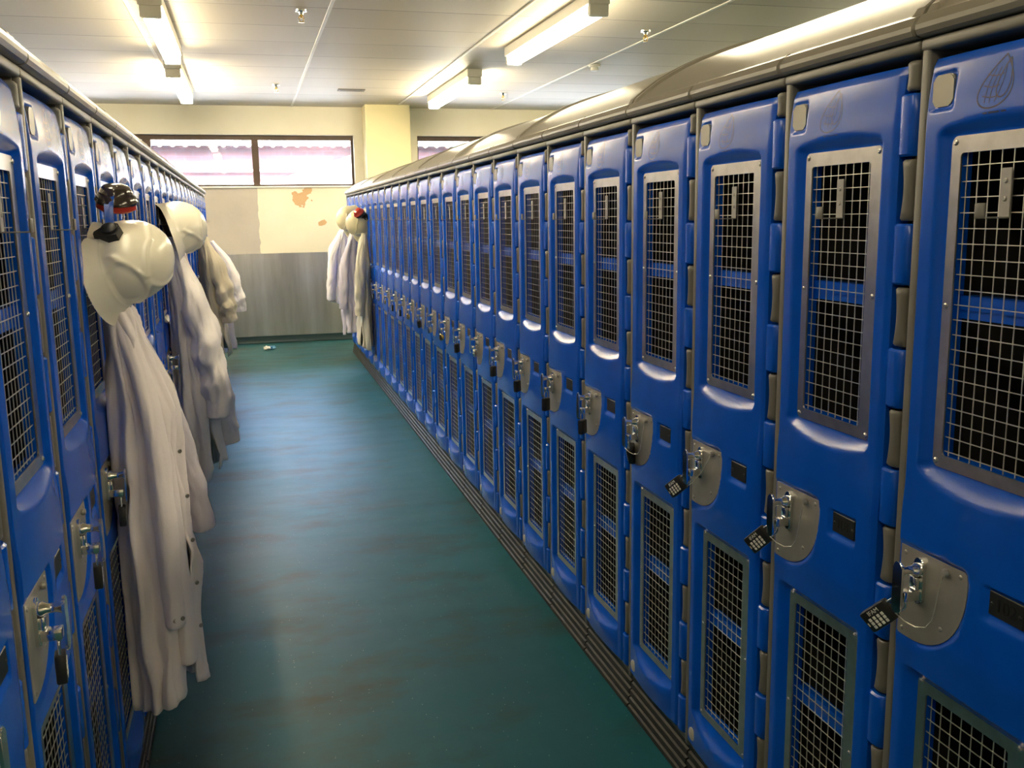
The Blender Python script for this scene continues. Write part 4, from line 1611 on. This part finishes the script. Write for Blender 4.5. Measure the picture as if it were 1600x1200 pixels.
# far coats, right row
def far_coat(i, out, hem, mat, label, seed, zt=1.50):
    c = coat_root('R', i, label)
    coat_body('R', i, [(0.0, out * 0.40, 0.018, 0.0, 0.035), (0.08, out * 0.45, 0.045, 0.0, 0.085), (0.3, out * 0.55, out * 0.36, 0.0, 0.13), (1.0, out * 0.56, out * 0.42, 0.0, 0.17)],
              zt, hem, PI - 0.7 + PI, 6, 0.14, seed, mat, c, (0.4, -0.2))
    sleeve('R', i, [(out * 0.48, -0.045, zt - 0.06), (out * 0.78, -0.13, zt - 0.30), (out * 0.86, -0.15, zt - 0.50), (out * 0.90, -0.15, zt - 0.65), (out * 0.92, -0.14, zt - 0.78)],
           [0.022, 0.056, 0.066, 0.062, 0.055], seed + 1, mat, c, 0.15, 0.75)
    return c
far_coat(21.6, 0.36, 0.70, M['coat_white'], 'white work coat farthest along the right row', 21.0, 1.52)
far_coat(20.0, 0.28, 0.44, M['coat_grey'], 'greyish white work coat, middle of the three on the right row', 24.0, 1.48)
far_coat(18.7, 0.17, 0.36, M['coat_cream'], 'cream work coat nearest of the three on the right row', 27.0, 1.46)

# ------------------------------------------------------------------ litter on the floor
r = empty('wrapper', (0.17, 12.15, 0.0), 0.3, 'small crumpled white and blue wrapper on the floor by the back wall', 'litter')
for nm, mat, off, sd in (('paper', M['paper'], (-0.03, 0, 0.030), 1), ('film', M['paper_blue'], (0.045, 0.01, 0.026), 5)):
    bm = bmesh.new()
    bmesh.ops.create_icosphere(bm, subdivisions=3, radius=0.045)
    for v in bm.verts:
        k = 0.75 + 0.6 * noise.noise(v.co * 32 + Vector((sd, 0, 0)))
        v.co = Vector((v.co.x * k * 1.25, v.co.y * k, v.co.z * k * 0.62)) + Vector(off)
        v.co.z = max(v.co.z, 0.002)
    obj(nm, bm, mat, r, smooth=0.3)

# ------------------------------------------------------------------ outside the windows
bm = bmesh.new()
add_box(bm, (-30, ROOM_Y1 + 0.26, -0.15), (30, 40, -0.05))
tag(obj('ground_outside', bm, M['paving']), kind='structure')
by = 15.2
br = empty('brick_building', (0, by, 0), 0, 'red brick outbuilding with a corrugated roof seen through the window', 'building')
bm = bmesh.new()
add_box(bm, (-9, 0.10, -0.05), (10, 0.40, 2.72))
obj('brick_wall', bm, M['brick'], br)
bm = bmesh.new()
add_box(bm, (-9, 0.07, -0.05), (10, 0.11, 2.16), 0.01)
obj('glare_band', bm, M['white_glare'], br)  # white band added to give the overexposed lower part of the view
verts, faces = [], []
nx_ = 840
for layer in (0, 1):
    for j in range(2):
        for k in range(nx_ + 1):
            x = -9 + 19 * k / nx_
            h = 0.030 * math.cos(2 * PI * x / 0.178)
            yy_ = -0.16 + 4.0 * j
            verts.append((x, yy_, 2.71 + 0.34 * 4.0 * j + h - 0.010 * layer))
n1 = nx_ + 1
for k in range(nx_):
    faces.append((k, k + 1, n1 + k + 1, n1 + k))
    faces.append((2 * n1 + k, 3 * n1 + k, 3 * n1 + k + 1, 2 * n1 + k + 1))
    faces.append((k, 2 * n1 + k, 2 * n1 + k + 1, k + 1))
raw_obj('corrugated_roof', verts, faces, M['roof'], br, smooth=0.8)
bm = bmesh.new()
add_tube(bm, [(-9, 0.04, 2.36), (10, 0.04, 2.33)], 0.022, 8)
obj('wall_pipe', bm, M['pipe'], br, smooth=0.8)
bm = bmesh.new()
poly = [(0.25, 0.0), (2.4, 0.0), (2.4, 2.72), (1.75, 2.60), (1.0, 2.36), (0.25, 2.12)]
a = [bm.verts.new((x, -0.45, z)) for x, z in poly]
c = [bm.verts.new((x, 0.06, z)) for x, z in poly]
for k in range(len(poly)):
    k2 = (k + 1) % len(poly)
    bm.faces.new((a[k], a[k2], c[k2], c[k]))
bm.faces.new(a)
bm.faces.new(c[::-1])
obj('glare_wedge', bm, M['white_glare'], br)  # white wedge added for the slanting glare at the window's lower right
